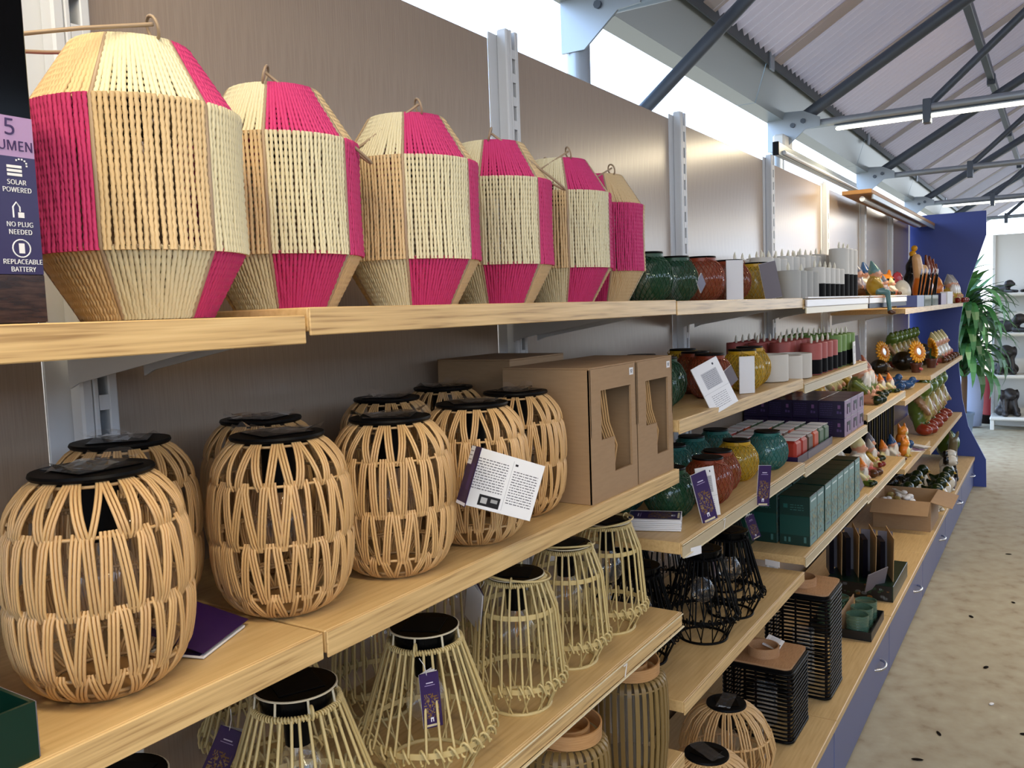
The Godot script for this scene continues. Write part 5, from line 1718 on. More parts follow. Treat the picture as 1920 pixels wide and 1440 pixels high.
func far_goods() -> void:
	far_materials()
	var W := Color(0.80, 0.78, 0.73); var TEAL := Color(0.36, 0.52, 0.52); var YEL := Color(0.68, 0.56, 0.20); var ORA := Color(0.80, 0.45, 0.14); var GRN := Color(0.30, 0.38, 0.14); var DG := Color(0.09, 0.16, 0.08); var BRN := Color(0.33, 0.20, 0.13); var BLU := Color(0.12, 0.26, 0.45); var CRM := Color(0.80, 0.76, 0.56); var PNK := Color(0.72, 0.38, 0.36); var GRY := Color(0.40, 0.40, 0.46); var BLK := Color(0.035, 0.035, 0.04)
	var gn := {
		"teal": gnome_mesh(TEAL, YEL, GRN, BRN, false), "dangle": gnome_mesh(TEAL, YEL, TEAL, BRN, false, true), "beard": gnome_mesh(Color(0.55, 0.33, 0.26), Color(0.40, 0.46, 0.22), SKIN, DG),
		"cream": gnome_mesh(CRM, W, PNK, BRN, false), "blue": gnome_mesh(BLU, W, Color(0.62, 0.56, 0.50), BRN, true), "orange": gnome_mesh(ORA, CRM, GRN, DG, true), "grey": gnome_mesh(GRY, Color(0.55, 0.50, 0.52), BRN, DG, false), "red": gnome_mesh(Color(0.62, 0.60, 0.58), YEL, CRM, Color(0.45, 0.09, 0.06), true)}
	var cat := blob([E(Vector3(0, 0.055, 0), Vector3(0.046, 0.055, 0.040), ORA), E(Vector3(0, 0.115, 0.008), Vector3(0.042, 0.036, 0.034), Color(0.85, 0.52, 0.16)), K(Vector3(-0.028, 0.14, 0.0), Vector3(-0.034, 0.165, -0.004), 0.013, 0.007, ORA), K(Vector3(0.028, 0.14, 0.0), Vector3(0.034, 0.165, -0.004), 0.013, 0.007, ORA), E(Vector3(0, 0.05, 0.030), Vector3(0.030, 0.038, 0.018), CRM), E(Vector3(0, 0.105, 0.036), Vector3(0.017, 0.013, 0.012), CRM), E(Vector3(-0.022, 0.012, 0.034), Vector3(0.016, 0.012, 0.022), YEL), E(Vector3(0.022, 0.012, 0.034), Vector3(0.016, 0.012, 0.022), YEL)], 0.007, 0.008)
	var bird := blob([E(Vector3(0, 0.045, 0), Vector3(0.036, 0.042, 0.050), DG), E(Vector3(0, 0.10, 0.025), Vector3(0.026, 0.026, 0.026), DG), K(Vector3(0, 0.07, 0.012), Vector3(0, 0.09, 0.022), 0.022, 0.02, DG), K(Vector3(0, 0.096, 0.048), Vector3(0, 0.092, 0.066), 0.008, 0.003, YEL), E(Vector3(0, 0.045, 0.035), Vector3(0.024, 0.030, 0.020), W), E(Vector3(-0.02, 0.008, 0.03), Vector3(0.014, 0.008, 0.020), W), E(Vector3(0.02, 0.008, 0.03), Vector3(0.014, 0.008, 0.020), W), K(Vector3(0, 0.055, -0.04), Vector3(0, 0.075, -0.065), 0.018, 0.006, DG)], 0.0065, 0.008)
	var hog := blob([E(Vector3(0, 0.05, -0.01), Vector3(0.052, 0.052, 0.058), Color(0.10, 0.065, 0.045)), E(Vector3(0, 0.045, 0.035), Vector3(0.034, 0.032, 0.034), Color(0.45, 0.36, 0.25)), K(Vector3(0, 0.04, 0.06), Vector3(0, 0.036, 0.082), 0.014, 0.006, Color(0.45, 0.36, 0.25)), E(Vector3(0, 0.036, 0.088), Vector3(0.007, 0.007, 0.007), BLK), E(Vector3(-0.034, 0.075, 0.022), Vector3(0.013, 0.013, 0.008), BRN), E(Vector3(0.034, 0.075, 0.022), Vector3(0.013, 0.013, 0.008), BRN), E(Vector3(-0.024, 0.008, 0.04), Vector3(0.014, 0.009, 0.018), BRN), E(Vector3(0.024, 0.008, 0.04), Vector3(0.014, 0.009, 0.018), BRN)], 0.007, 0.008)
	var frog := blob([E(Vector3(0, 0.15, -0.02), Vector3(0.055, 0.10, 0.055), GRN), E(Vector3(0, 0.255, 0.005), Vector3(0.052, 0.045, 0.050), Color(0.34, 0.44, 0.16)), E(Vector3(-0.028, 0.295, 0.015), Vector3(0.018, 0.020, 0.018), GRN), E(Vector3(0.028, 0.295, 0.015), Vector3(0.018, 0.020, 0.018), GRN), E(Vector3(0, 0.14, 0.025), Vector3(0.040, 0.075, 0.030), Color(0.62, 0.55, 0.30)), K(Vector3(-0.05, 0.19, 0.0), Vector3(-0.035, 0.12, 0.055), 0.016, 0.012, Color(0.62, 0.48, 0.34)), K(Vector3(0.05, 0.19, 0.0), Vector3(0.035, 0.12, 0.055), 0.016, 0.012, Color(0.62, 0.48, 0.34)), E(Vector3(-0.035, 0.03, 0.03), Vector3(0.032, 0.030, 0.045), Color(0.52, 0.19, 0.12)), E(Vector3(0.035, 0.03, 0.03), Vector3(0.032, 0.030, 0.045), Color(0.52, 0.19, 0.12)), K(Vector3(-0.03, 0.04, 0), Vector3(-0.03, 0.09, -0.01), 0.026, 0.03, GRN), K(Vector3(0.03, 0.04, 0), Vector3(0.03, 0.09, -0.01), 0.026, 0.03, GRN)], 0.0115, 0.012)
	var snail := blob([E(Vector3(0, 0.10, -0.02), Vector3(0.060, 0.088, 0.090), Color(0.22, 0.32, 0.08)), E(Vector3(0.045, 0.105, -0.01), Vector3(0.028, 0.050, 0.052), Color(0.26, 0.37, 0.11)), K(Vector3(0, 0.022, -0.10), Vector3(0, 0.03, 0.10), 0.018, 0.028, Color(0.40, 0.36, 0.26)), K(Vector3(0, 0.03, 0.10), Vector3(0, 0.13, 0.125), 0.028, 0.024, Color(0.42, 0.38, 0.28)), K(Vector3(-0.015, 0.14, 0.125), Vector3(-0.022, 0.185, 0.135), 0.007, 0.010, Color(0.42, 0.38, 0.28)), K(Vector3(0.015, 0.14, 0.125), Vector3(0.022, 0.185, 0.135), 0.007, 0.010, Color(0.42, 0.38, 0.28))], 0.0105, 0.012)
	var pup := blob([E(Vector3(0, 0.06, -0.01), Vector3(0.040, 0.055, 0.045), W), E(Vector3(0, 0.135, 0.02), Vector3(0.036, 0.034, 0.036), W), E(Vector3(0, 0.122, 0.05), Vector3(0.018, 0.015, 0.018), W), E(Vector3(0, 0.128, 0.068), Vector3(0.008, 0.007, 0.006), BLK), E(Vector3(-0.038, 0.135, 0.01), Vector3(0.011, 0.030, 0.018), BLK), E(Vector3(0.038, 0.135, 0.01), Vector3(0.011, 0.030, 0.018), BLK), E(Vector3(0.018, 0.148, 0.042), Vector3(0.014, 0.014, 0.010), BLK), E(Vector3(-0.028, 0.07, 0.012), Vector3(0.018, 0.024, 0.020), BLK), K(Vector3(-0.022, 0.07, 0.03), Vector3(-0.024, 0.01, 0.042), 0.014, 0.012, W), K(Vector3(0.022, 0.07, 0.03), Vector3(0.024, 0.01, 0.042), 0.014, 0.012, BLK), E(Vector3(-0.034, 0.018, 0.02), Vector3(0.018, 0.018, 0.030), W), E(Vector3(0.034, 0.018, 0.02), Vector3(0.018, 0.018, 0.030), BLK)], 0.0068, 0.007)
	var bee := blob([E(Vector3(0, 0.13, 0), Vector3(0.075, 0.13, 0.07), BLK), E(Vector3(0, 0.27, 0.01), Vector3(0.06, 0.06, 0.056), BLK), K(Vector3(0, 0.30, 0), Vector3(0, 0.345, 0), 0.03, 0.022, BLK), E(Vector3(0, 0.29, 0.055), Vector3(0.03, 0.008, 0.010), W)], 0.016, 0.015)
	var rooster := blob([E(Vector3(0, 0.10, 0.02), Vector3(0.06, 0.10, 0.06), ORA), E(Vector3(0, 0.20, 0.0), Vector3(0.06, 0.05, 0.03), Color(0.45, 0.19, 0.09)), K(Vector3(-0.04, 0.21, 0), Vector3(-0.05, 0.34, -0.01), 0.022, 0.010, Color(0.45, 0.19, 0.09)), K(Vector3(-0.012, 0.22, 0), Vector3(-0.012, 0.33, -0.01), 0.022, 0.010, Color(0.45, 0.19, 0.09)), K(Vector3(0.018, 0.22, 0), Vector3(0.024, 0.31, -0.01), 0.022, 0.010, Color(0.45, 0.19, 0.09)), K(Vector3(0.045, 0.21, 0), Vector3(0.06, 0.28, -0.01), 0.020, 0.010, Color(0.45, 0.19, 0.09)), K(Vector3(0, 0.13, 0.07), Vector3(0, 0.12, 0.10), 0.014, 0.004, YEL)], 0.0125, 0.012)
	var moth := blob([E(Vector3(0, 0.09, 0.01), Vector3(0.06, 0.09, 0.055), ORA), K(Vector3(-0.015, 0.15, 0), Vector3(-0.028, 0.27, -0.01), 0.030, 0.026, Color(0.80, 0.64, 0.45)), E(Vector3(0.022, 0.19, 0.0), Vector3(0.028, 0.045, 0.02), Color(0.80, 0.64, 0.45))], 0.012, 0.012)
	var wing := blob([E(Vector3(0, 0.10, 0), Vector3(0.055, 0.10, 0.022), Color(0.75, 0.25, 0.27)), E(Vector3(-0.02, 0.13, 0.018), Vector3(0.014, 0.018, 0.008), BLK), E(Vector3(0.018, 0.09, 0.020), Vector3(0.013, 0.017, 0.008), BLK), E(Vector3(-0.018, 0.07, 0.020), Vector3(0.012, 0.015, 0.008), BLK), E(Vector3(0.02, 0.15, 0.014), Vector3(0.012, 0.016, 0.008), BLK)], 0.009, 0.004)
	# ---- top shelf
	figure("garden_gnome", "gnome in a teal hat sitting with its legs over the top shelf edge", gn.dangle, Vector3(3.40, 1.5300, 0.356), 0.15, 0.85, "gnome figures")
	var tops := [["orange", 3.36, 0.20, 1.0, "gnome in an orange hat behind the tall labelled candles"], ["grey", 3.52, 0.26, 0.9, "gnome in a grey hat next to the gnome with hanging legs"], ["blue", 3.72, 0.21, 1.0, "gnome in a blue hat and white coat at the back of the top shelf"], ["blue", 3.90, 0.23, 0.95, "gnome in a blue hat beside the orange cat"], ["cream", 3.60, 0.13, 0.9, "gnome in a cream hat against the back wall"], ["grey", 3.81, 0.33, 0.55, "tiny grey gnome at the front of the white trays"], ["cream", 3.96, 0.34, 0.5, "tiny cream gnome at the end of the white trays"], ["teal", 3.63, 0.34, 0.5, "tiny gnome in a teal hat on the white trays"]]
	for g in tops: figure("garden_gnome", g[4], gn[g[0]], Vector3(g[1], 1.5300, g[2]), -0.2, g[3], "gnome figures")
	for k in 2:
		var wt := thing("display_tray", ["white layered display tray under the labelled candles", "white layered display tray with a navy base under the gnomes"][k], "tray", Vector3([2.56, 3.56][k], 1.5212, 0.3895))
		var tb := MB.new()
		tb.box(Vector3(0, 0.0045, 0.004), Vector3(0.97, 0.005, 0.008), 0.001); tb.box(Vector3(0, -0.012, 0.003), Vector3(0.97, 0.022, 0.006), 0.001)
		part(wt, "strip", tb.done(), M.tray_white)
		tb = MB.new()
		tb.box(Vector3(0, -0.034, 0.002), Vector3(0.97, 0.018, 0.004))
		part(wt, "base_strip", tb.done(), M.tray_navy if k == 1 else M.rail)
	var c1 := figure("cat_figure", "orange cat figure with a cream belly on the top shelf", cat, Vector3(4.62, 1.4622, 0.20), -0.6, 1.25, "")
	add_eyes(c1, 0.125, 0.036, 0.016, 0.006)
	var f2 := figure("ladybird_figure", "upright pink ladybird figure with black spots", wing, Vector3(5.62, 1.4622, 0.12), -0.6, 1.15, "")
	var bb := figure("bee_figure", "large black bee figure with two yellow balls on its head", bee, Vector3(6.24, 1.4622, 0.13), -0.5, 1.0, "")
	var yb := MB.new()
	yb.ball(Vector3(0, 0.365, 0), Vector3.ONE * 0.024, 14, 10)
	part(bb, "antenna_ball", yb.done(), M.ball_yellow)
	yb = MB.new()
	yb.ball(Vector3(0.018, 0.405, 0), Vector3.ONE * 0.022, 14, 10)
	part(bb, "antenna_ball", yb.done(), M.ball_yellow)
	figure("moth_figure", "orange moth figure with tall cream wings", moth, Vector3(5.70, 1.4622, 0.255), -0.6, 1.15, "")
	figure("rooster_figure", "orange rooster figure with a rust red fan tail", rooster, Vector3(6.40, 1.4622, 0.235), -0.5, 1.05, "")
	figure("egg_figure", "plain cream egg shaped figure behind the orange cat", blob([E(Vector3(0, 0.055, 0), Vector3(0.036, 0.055, 0.036), W)], 0.009, 0.004), Vector3(5.25, 1.4622, 0.20), 0, 1.5, "")
	for k in 3: figure("garden_gnome", "gnome in yellow with shiny red boots beside the blue end panel", gn.red, Vector3(6.62 + k * 0.14, 1.4622, 0.33), -0.5, 1.25, "red booted gnomes")
	# bins with sticks
	var bins := [[4.66, "bin_blue", "blue sorting bin at the start of the far top shelf"], [4.98, "clear_bin", "clear plastic bin holding black stakes"], [5.33, "clear_bin", "clear plastic bin between the stakes and the purple carton"]]
	for q in bins:
		var t := thing("storage_bin", q[2], "bin", Vector3(q[0], 1.4622, 0.33))
		var b := MB.new()
		b.box(Vector3(0, 0.032, 0.05), Vector3(0.28, 0.064, 0.002)); b.box(Vector3(0, 0.032, -0.05), Vector3(0.28, 0.064, 0.002)); b.box(Vector3(-0.139, 0.032, 0), Vector3(0.002, 0.064, 0.10)); b.box(Vector3(0.139, 0.032, 0), Vector3(0.002, 0.064, 0.10)); b.box(Vector3(0, 0.001, 0), Vector3(0.28, 0.002, 0.10))
		part(t, "shell", b.done(), M[q[1]])
	for k in 7:
		var t := thing("garden_stake", "thin black garden stake leaning in a clear bin", "stake", Vector3(5.215 + k * 0.026, 1.466, 0.292 + 0.0125 * k), 0, "black garden stakes")
		t.rotation.z = -0.75 - 0.10 * (k % 3)
		var b := MB.new()
		b.tube([Vector3.ZERO, Vector3(0, 0.27 + 0.04 * (k % 3), 0)], 0.006, 6)
		part(t, "rod", b.done(), M.black_plastic)
		b = MB.new()
		b.box(Vector3(0, 0.28 + 0.04 * (k % 3), 0), Vector3(0.016, 0.05, 0.006), 0.002)
		part(t, "tip", b.done(), M.tray_white if k > 3 else M.bag_blue)
	box_thing("purple_carton", "purple and white carton at the far end of the top shelf", "box", Vector3(5.75, 1.4622, 0.360), Vector3(0.30, 0.075, 0.046), M.purple_box, "", [["front", M.lilac]])
	box_thing("white_carton", "white carton beside the purple one on the far top shelf", "box", Vector3(6.15, 1.4622, 0.360), Vector3(0.34, 0.085, 0.046), M.paper, "")
	# ---- second level of the gnome bay
	figure("garden_gnome", "big gnome with a broad white beard and dark green boots", gn.beard, Vector3(3.44, 1.0552, 0.285), -0.15, 1.25, "gnome figures")
	var lv := [["beard", 3.68, 0.265, 1.15, "bearded gnome beside the big one on the second shelf"], ["orange", 3.50, 0.12, 1.45, "tall gnome in an orange hat at the back of the second shelf"], ["cream", 3.36, 0.11, 1.2, "cream hatted gnome at the back of the second shelf"], ["teal", 3.86, 0.13, 1.25, "gnome in a teal hat by the sunflower shelf"], ["orange", 3.72, 0.10, 1.3, "gnome in an orange hat by the back wall"], ["teal", 3.22, 0.16, 1.0, "gnome in a teal hat behind the purple cartons"]]
	for g in lv: figure("garden_gnome", g[4], gn[g[0]], Vector3(g[1], 1.0552, g[2]), -0.2, g[3], "gnome figures")
	for k in 3: figure("garden_gnome", "small gnome in green at the front edge of the second shelf", gn.orange, Vector3(3.90, 1.0552, 0.30) + Vector3(0.06 * k, 0, 0.03 * (k % 2) - 0.05 * (k / 2)), -0.3, 0.55, "small green gnomes")
	# small birds on the purple cartons
	for k in 6: figure("bird_figure", "little glazed bird standing on the purple cartons", [bird, cat][k % 2], Vector3(2.72 + k * 0.075, 1.1482, 0.08 + 0.03 * (k % 2)), -0.4 + k * 0.2, 0.42, "birds on the purple cartons")
	# ---- blue birds and scoops
	for k in 4: figure("bird_figure", "glazed bird standing behind the blue birds by the sunflowers", bird, Vector3(4.20 + k * 0.19, 1.0042, 0.11), -0.9 + k * 0.5, 0.62, "birds under the sunflower shelf")
	var blue := blob([E(Vector3(0, 0.03, 0), Vector3(0.035, 0.028, 0.06), BLU), E(Vector3(0, 0.055, 0.05), Vector3(0.022, 0.022, 0.022), BLU), K(Vector3(0.02, 0.04, 0), Vector3(0.075, 0.055, -0.03), 0.016, 0.006, BLU), K(Vector3(-0.02, 0.04, 0), Vector3(-0.075, 0.055, -0.03), 0.016, 0.006, BLU), E(Vector3(0, 0.022, 0.03), Vector3(0.022, 0.02, 0.03), W)], 0.008, 0.006)
	for k in 4: figure("bluebird_figure", "blue bird figure with spread wings below the sunflowers", blue, Vector3(4.28 + k * 0.17, 1.0042, 0.30 - 0.09 * (k % 2)), -0.5 + k * 0.4, 0.95, "spread winged blue birds")
	# ---- sunflowers, hedgehogs and frogs
	sunflower("sunflower figure with a mirror centre, whole face turned to the aisle", Vector3(5.32, 1.0452, 0.275), -0.55)
	sunflower("second sunflower figure turned away to the side", Vector3(5.72, 1.0452, 0.315), 0.45)
	sunflower("sunflower figure tucked behind the orange hatted gnomes", Vector3(5.31, 1.0452, 0.075), -0.4)
	var hg := [[5.50, 0.185, 1.2, "dark hedgehog figure between the two sunflowers"], [5.95, 0.235, 1.5, "large hedgehog figure with a tan snout beside the sunflowers"], [5.16, 0.09, 0.9, "hedgehog figure in the shade of the first sunflower"]]
	for h in hg: figure("hedgehog_figure", h[3], hog, Vector3(h[0], 1.0465, h[1]), 0.5, h[2], "hedgehog figures")
	for k in 4: figure("mouse_figure", "seated cream mouse figure in the row beside the big hedgehog", gn.cream, Vector3(6.22 + k * 0.20, 1.0452, 0.27), -0.3, 1.25, "row of cream mouse figures")
	for k in 6: figure("frog_figure", "green frog figure peering over the row at the back", frog, Vector3(5.62 + k * 0.21, 1.0452, 0.085), -0.4, 0.78, "frogs at the back of the sunflower shelf")
	for k in 4: figure("frog_figure", "tall green frog figure with red feet on the lowest far shelf", frog, Vector3(5.72 + k * 0.30, 0.5952, 0.26), -0.3, 1.22, "tall frogs with red feet")
	# ---- black card rack
	for k in 13:
		var t := thing("seed_card", "upright black card sleeve in the packed rack", "card", Vector3(4.14 + k * 0.070, 0.6562, 0.12), 0, "black card sleeves")
		t.rotation.y = 0.12
		var b := MB.new()
		b.box(Vector3(0, 0.15, 0), Vector3(0.018, 0.30, 0.15), 0.002)
		part(t, "sleeve", b.done(), M.black_plastic)
		b = MB.new()
		b.box(Vector3(0.0, 0.15, 0.0765), Vector3(0.006, 0.29, 0.002))
		part(t, "edge", b.done(), M.card_yellow if k % 2 == 0 else M.grey_card)
	var fr := [["orange", 4.16, 0.27, 0.75, "orange hatted gnome before the black cards"], ["blue", 4.30, 0.29, 0.8, "blue hatted gnome before the black cards"]]
	for g in fr: figure("garden_gnome", g[4], gn[g[0]], Vector3(g[1], 0.6562, g[2]), -0.2, g[3], "gnome figures")
	figure("cat_figure", "orange cat figure on the shelf with the black cards", cat, Vector3(4.44, 0.6562, 0.33), -0.3, 0.66, "")
	figure("cat_figure", "bigger orange cat figure behind the papers", cat, Vector3(4.78, 0.6562, 0.27), -0.5, 0.8, "")
	figure("bluebird_figure", "blue bird between the two orange cats", blue, Vector3(4.62, 0.6562, 0.30), -0.5, 0.9, "")
	for k in 4:
		var t := thing("paper_sleeve", "loose paper sleeve lying on the shelf below the black cards", "paper", Vector3(4.70 + k * 0.03, 0.6562 + k * 0.003, 0.35), 0.2 + k * 0.22, "loose paper sleeves")
		var b := MB.new()
		b.box(Vector3(0, 0.0014, 0), Vector3(0.16, 0.0024, 0.055), 0.0004)
		part(t, "sheet", b.done(), [M.paper, M.lilac, M.grey_card, M.paper][k])
	# ---- lowest shelf of the gnome bay
	var lo := [["teal", 3.20, 0.20, 1.25, "big gnome in a teal hat on the low shelf"], ["cream", 3.50, 0.27, 1.15, "gnome in cream with pink trousers on the low shelf"], ["cream", 3.62, 0.14, 1.1, "cream hatted gnome behind the pink trousered one"], ["grey", 3.38, 0.10, 1.45, "tall gnome in a grey hat on the low shelf"], ["orange", 3.28, 0.325, 0.7, "small gnome in an orange hat beside the grey plaque"], ["red", 3.74, 0.28, 0.75, "small gnome with red boots on the low shelf"], ["grey", 3.90, 0.25, 0.8, "grey gnome at the end of the low shelf"]]
	for g in lo: figure("garden_gnome", g[4], gn[g[0]], Vector3(g[1], 0.7222, g[2]), -0.2, g[3], "gnome figures")
	var pq := thing("wall_plaque", "grey plaque leaning on the gnomes of the low shelf", "plaque", Vector3(3.14, 0.7225, 0.345))
	pq.rotation = Vector3(-0.25, -0.25, 0.35)
	var pb := MB.new()
	pb.box(Vector3(0, 0.055, 0), Vector3(0.10, 0.11, 0.006), 0.001)
	part(pq, "board", pb.done(), M.grey_card)
	# ---- far base cabinets
	for k in 8: figure("duck_figure", "dark green glazed duck with a white front on the far worktop", bird, Vector3(5.02 + (k % 4) * 0.20, 0.2402, 0.40 - 0.155 * (k / 4)), -0.4 + 0.3 * sin(k * 3.0), 1.35, "green ducks on the far worktop")
	for k in 3: figure("hedgehog_figure", "brown hedgehog figure behind the green ducks", hog, Vector3(5.25 + k * 0.25, 0.2412, 0.105), 0.9, 0.95, "hedgehogs behind the ducks")
	for k in 2: figure("puppy_figure", "spotted black and white puppy figure on the far worktop", pup, Vector3(5.98 + k * 0.25, 0.2402, 0.395 - 0.03 * k), -0.6, 1.08, "spotted puppy figures")
	figure("snail_figure", "big olive green snail figure at the blue end panel", snail, Vector3(6.84, 0.2402, 0.30), -1.2, 1.3, "")
	box_thing("purple_carton", "small purple carton before the spotted puppies", "box", Vector3(5.78, 0.2402, 0.43), Vector3(0.15, 0.05, 0.06), M.purple_box, "")
	open_carton()
	cup_tray()
	far_end_things()

func open_carton() -> void:
	var t := thing("open_carton", "open brown cardboard box with flaps out on the worktop", "box", Vector3(4.49, 0.2402, 0.165))
	var b := MB.new()
	var w := 0.36; var d := 0.29; var h := 0.165; var th := 0.004
	b.box(Vector3(w / 2, h / 2, d), Vector3(w, h, th)); b.box(Vector3(w / 2, h / 2, 0), Vector3(w, h, th)); b.box(Vector3(0, h / 2, d / 2), Vector3(th, h, d)); b.box(Vector3(w, h / 2, d / 2), Vector3(th, h, d)); b.box(Vector3(w / 2, th / 2, d / 2), Vector3(w, th, d))
	part(t, "carton", b.done(), M.card)
	for q in [[Vector3(0, h, d / 2), Basis(Vector3.BACK, 0.5), Vector3(-0.06, 0, 0), Vector3(0.12, th, d)], [Vector3(w, h, d / 2), Basis(Vector3.BACK, -0.5), Vector3(0.06, 0, 0), Vector3(0.12, th, d)], [Vector3(w / 2, h, d), Basis(Vector3.RIGHT, 0.25), Vector3(0, 0, 0.055), Vector3(w, th, 0.11)]]:
		b = MB.new()
		b.box(q[2], q[3], 0.0008)
		part(t, "flap", b.done(), M.card, Transform3D(q[1], q[0]))
	var qd := QuadMesh.new(); qd.size = Vector2(0.10, 0.035)
	part(t, "label_sticker", qd, M.sticker, Transform3D(Basis(Vector3.UP, -PI / 2), Vector3(-0.0026, 0.105, 0.185)))
	var rng := RandomNumberGenerator.new(); rng.seed = 6
	for k in 5:
		var s := thing("paper_wad", "crumpled white packing paper in the open cardboard box", "paper", Vector3(4.56 + k * 0.055, 0.360, 0.22 + 0.05 * (k % 3)), k, "packing paper in the carton")
		b = MB.new()
		for i in 6: b.ball(Vector3(rng.randf_range(-0.02, 0.02), rng.randf_range(0.0, 0.03), rng.randf_range(-0.02, 0.02)), Vector3(0.022, 0.014, 0.018), 6, 4)
		part(s, "wad", b.done(), M.paper if k % 2 == 0 else M.card_yellow)
	for k in 2:
		var s := thing("packing_stick", "pale packing stick lying across the open cardboard box", "stick", Vector3(4.60, 0.412, 0.30 + 0.012 * k), 0.5, "packing sticks")
		b = MB.new()
		b.box(Vector3(0.06, 0.004, 0), Vector3(0.18, 0.005, 0.006), 0.001)
		part(s, "rod", b.done(), M.wax_white)

func cup_tray() -> void:
	var t := thing("display_tray", "dark floral cardboard tray holding six green glass cups", "tray", Vector3(2.88, 0.2402, 0.345))
	var b := MB.new()
	b.box(Vector3(0, 0.017, 0.112), Vector3(0.27, 0.034, 0.003)); b.box(Vector3(0, 0.017, -0.112), Vector3(0.27, 0.034, 0.003)); b.box(Vector3(-0.134, 0.017, 0), Vector3(0.003, 0.034, 0.224)); b.box(Vector3(0.134, 0.017, 0), Vector3(0.003, 0.034, 0.224)); b.box(Vector3(0, 0.001, 0), Vector3(0.27, 0.002, 0.224))
	part(t, "tray", b.done(), M.floral)
	b = MB.new()
	b.box(Vector3(0, 0.045, 0), Vector3(0.26, 0.085, 0.003))
	part(t, "divider", b.done(), M.card)
	b = MB.new()
	b.turned([Vector2(0, 0.003), Vector2(0.036, 0.003), Vector2(0.040, 0.010), Vector2(0.041, 0.082), Vector2(0.0385, 0.082), Vector2(0.037, 0.012), Vector2(0, 0.010)], 28)
	var cup := b.done()
	b = MB.new()
	for k in 6:
		b.lathe([Vector2(0.0412, 0.018 + k * 0.0105), Vector2(0.0419, 0.0205 + k * 0.0105), Vector2(0.0412, 0.023 + k * 0.0105)], 28)
	var rib := b.done()
	b = MB.new()
	b.turned([Vector2(0, 0.012), Vector2(0.0365, 0.012), Vector2(0.0365, 0.058), Vector2(0, 0.058)], 24)
	var wax := b.done()
	for k in 6:
		var c := thing("glass_cup", "patterned green glass candle cup, %s row of the floral tray" % ["aisle side", "wall side"][k / 3], "cup", Vector3(2.793 + (k % 3) * 0.087, 0.2425, 0.400 - (k / 3) * 0.105), 0, "green glass cups")
		part(c, "cup", cup, M.cup_green); part(c, "relief", rib, M.cup_green); part(c, "wax", wax, M.wax_green_pale)
	# green carton with tall dividers
	var g := thing("divider_carton", "low green carton with tall kraft and grey dividers standing in it", "box", Vector3(3.43, 0.2402, 0.325))
	b = MB.new()
	b.box(Vector3(0, 0.034, 0), Vector3(0.40, 0.068, 0.27), 0.001)
	part(g, "carton", b.done(), M.green_dark)
	var q := QuadMesh.new(); q.size = Vector2(0.26, 0.066)
	part(g, "side_print", q, M.floral, Transform3D(Basis(Vector3.UP, -PI / 2), Vector3(-0.2006, 0.034, 0)))
	for k in 4:
		b = MB.new()
		b.box(Vector3(0, 0.10, 0), Vector3(0.17, 0.20, 0.003), 0.0005)
		part(g, "kraft_divider", b.done(), M.card_edge, Transform3D(Basis.from_euler(Vector3(0.0, 0.35, 0.10)), Vector3(-0.05, 0.068, 0.095 - k * 0.07)))
		b = MB.new()
		b.box(Vector3(0, 0.095, 0), Vector3(0.002, 0.19, 0.060), 0.0004)
		part(g, "grey_divider", b.done(), M.grey_card, Transform3D(Basis(Vector3.UP, 0.1), Vector3(-0.02, 0.068, 0.075 - k * 0.07)))
		b = MB.new()
		b.box(Vector3(0, 0.085, 0), Vector3(0.10, 0.17, 0.02), 0.0004)
		part(g, "dark_pack", b.done(), M.purple_dark, Transform3D(Basis(Vector3.UP, 0.35), Vector3(-0.08, 0.068, 0.065 - k * 0.07)))
	b = MB.new()
	b.box(Vector3(0, 0.055, 0), Vector3(0.10, 0.11, 0.003))
	part(g, "lid_flap", b.done(), M.grey_card, Transform3D(Basis.from_euler(Vector3(0.5, -0.6, 0.3)), Vector3(-0.19, 0.05, 0.06)))

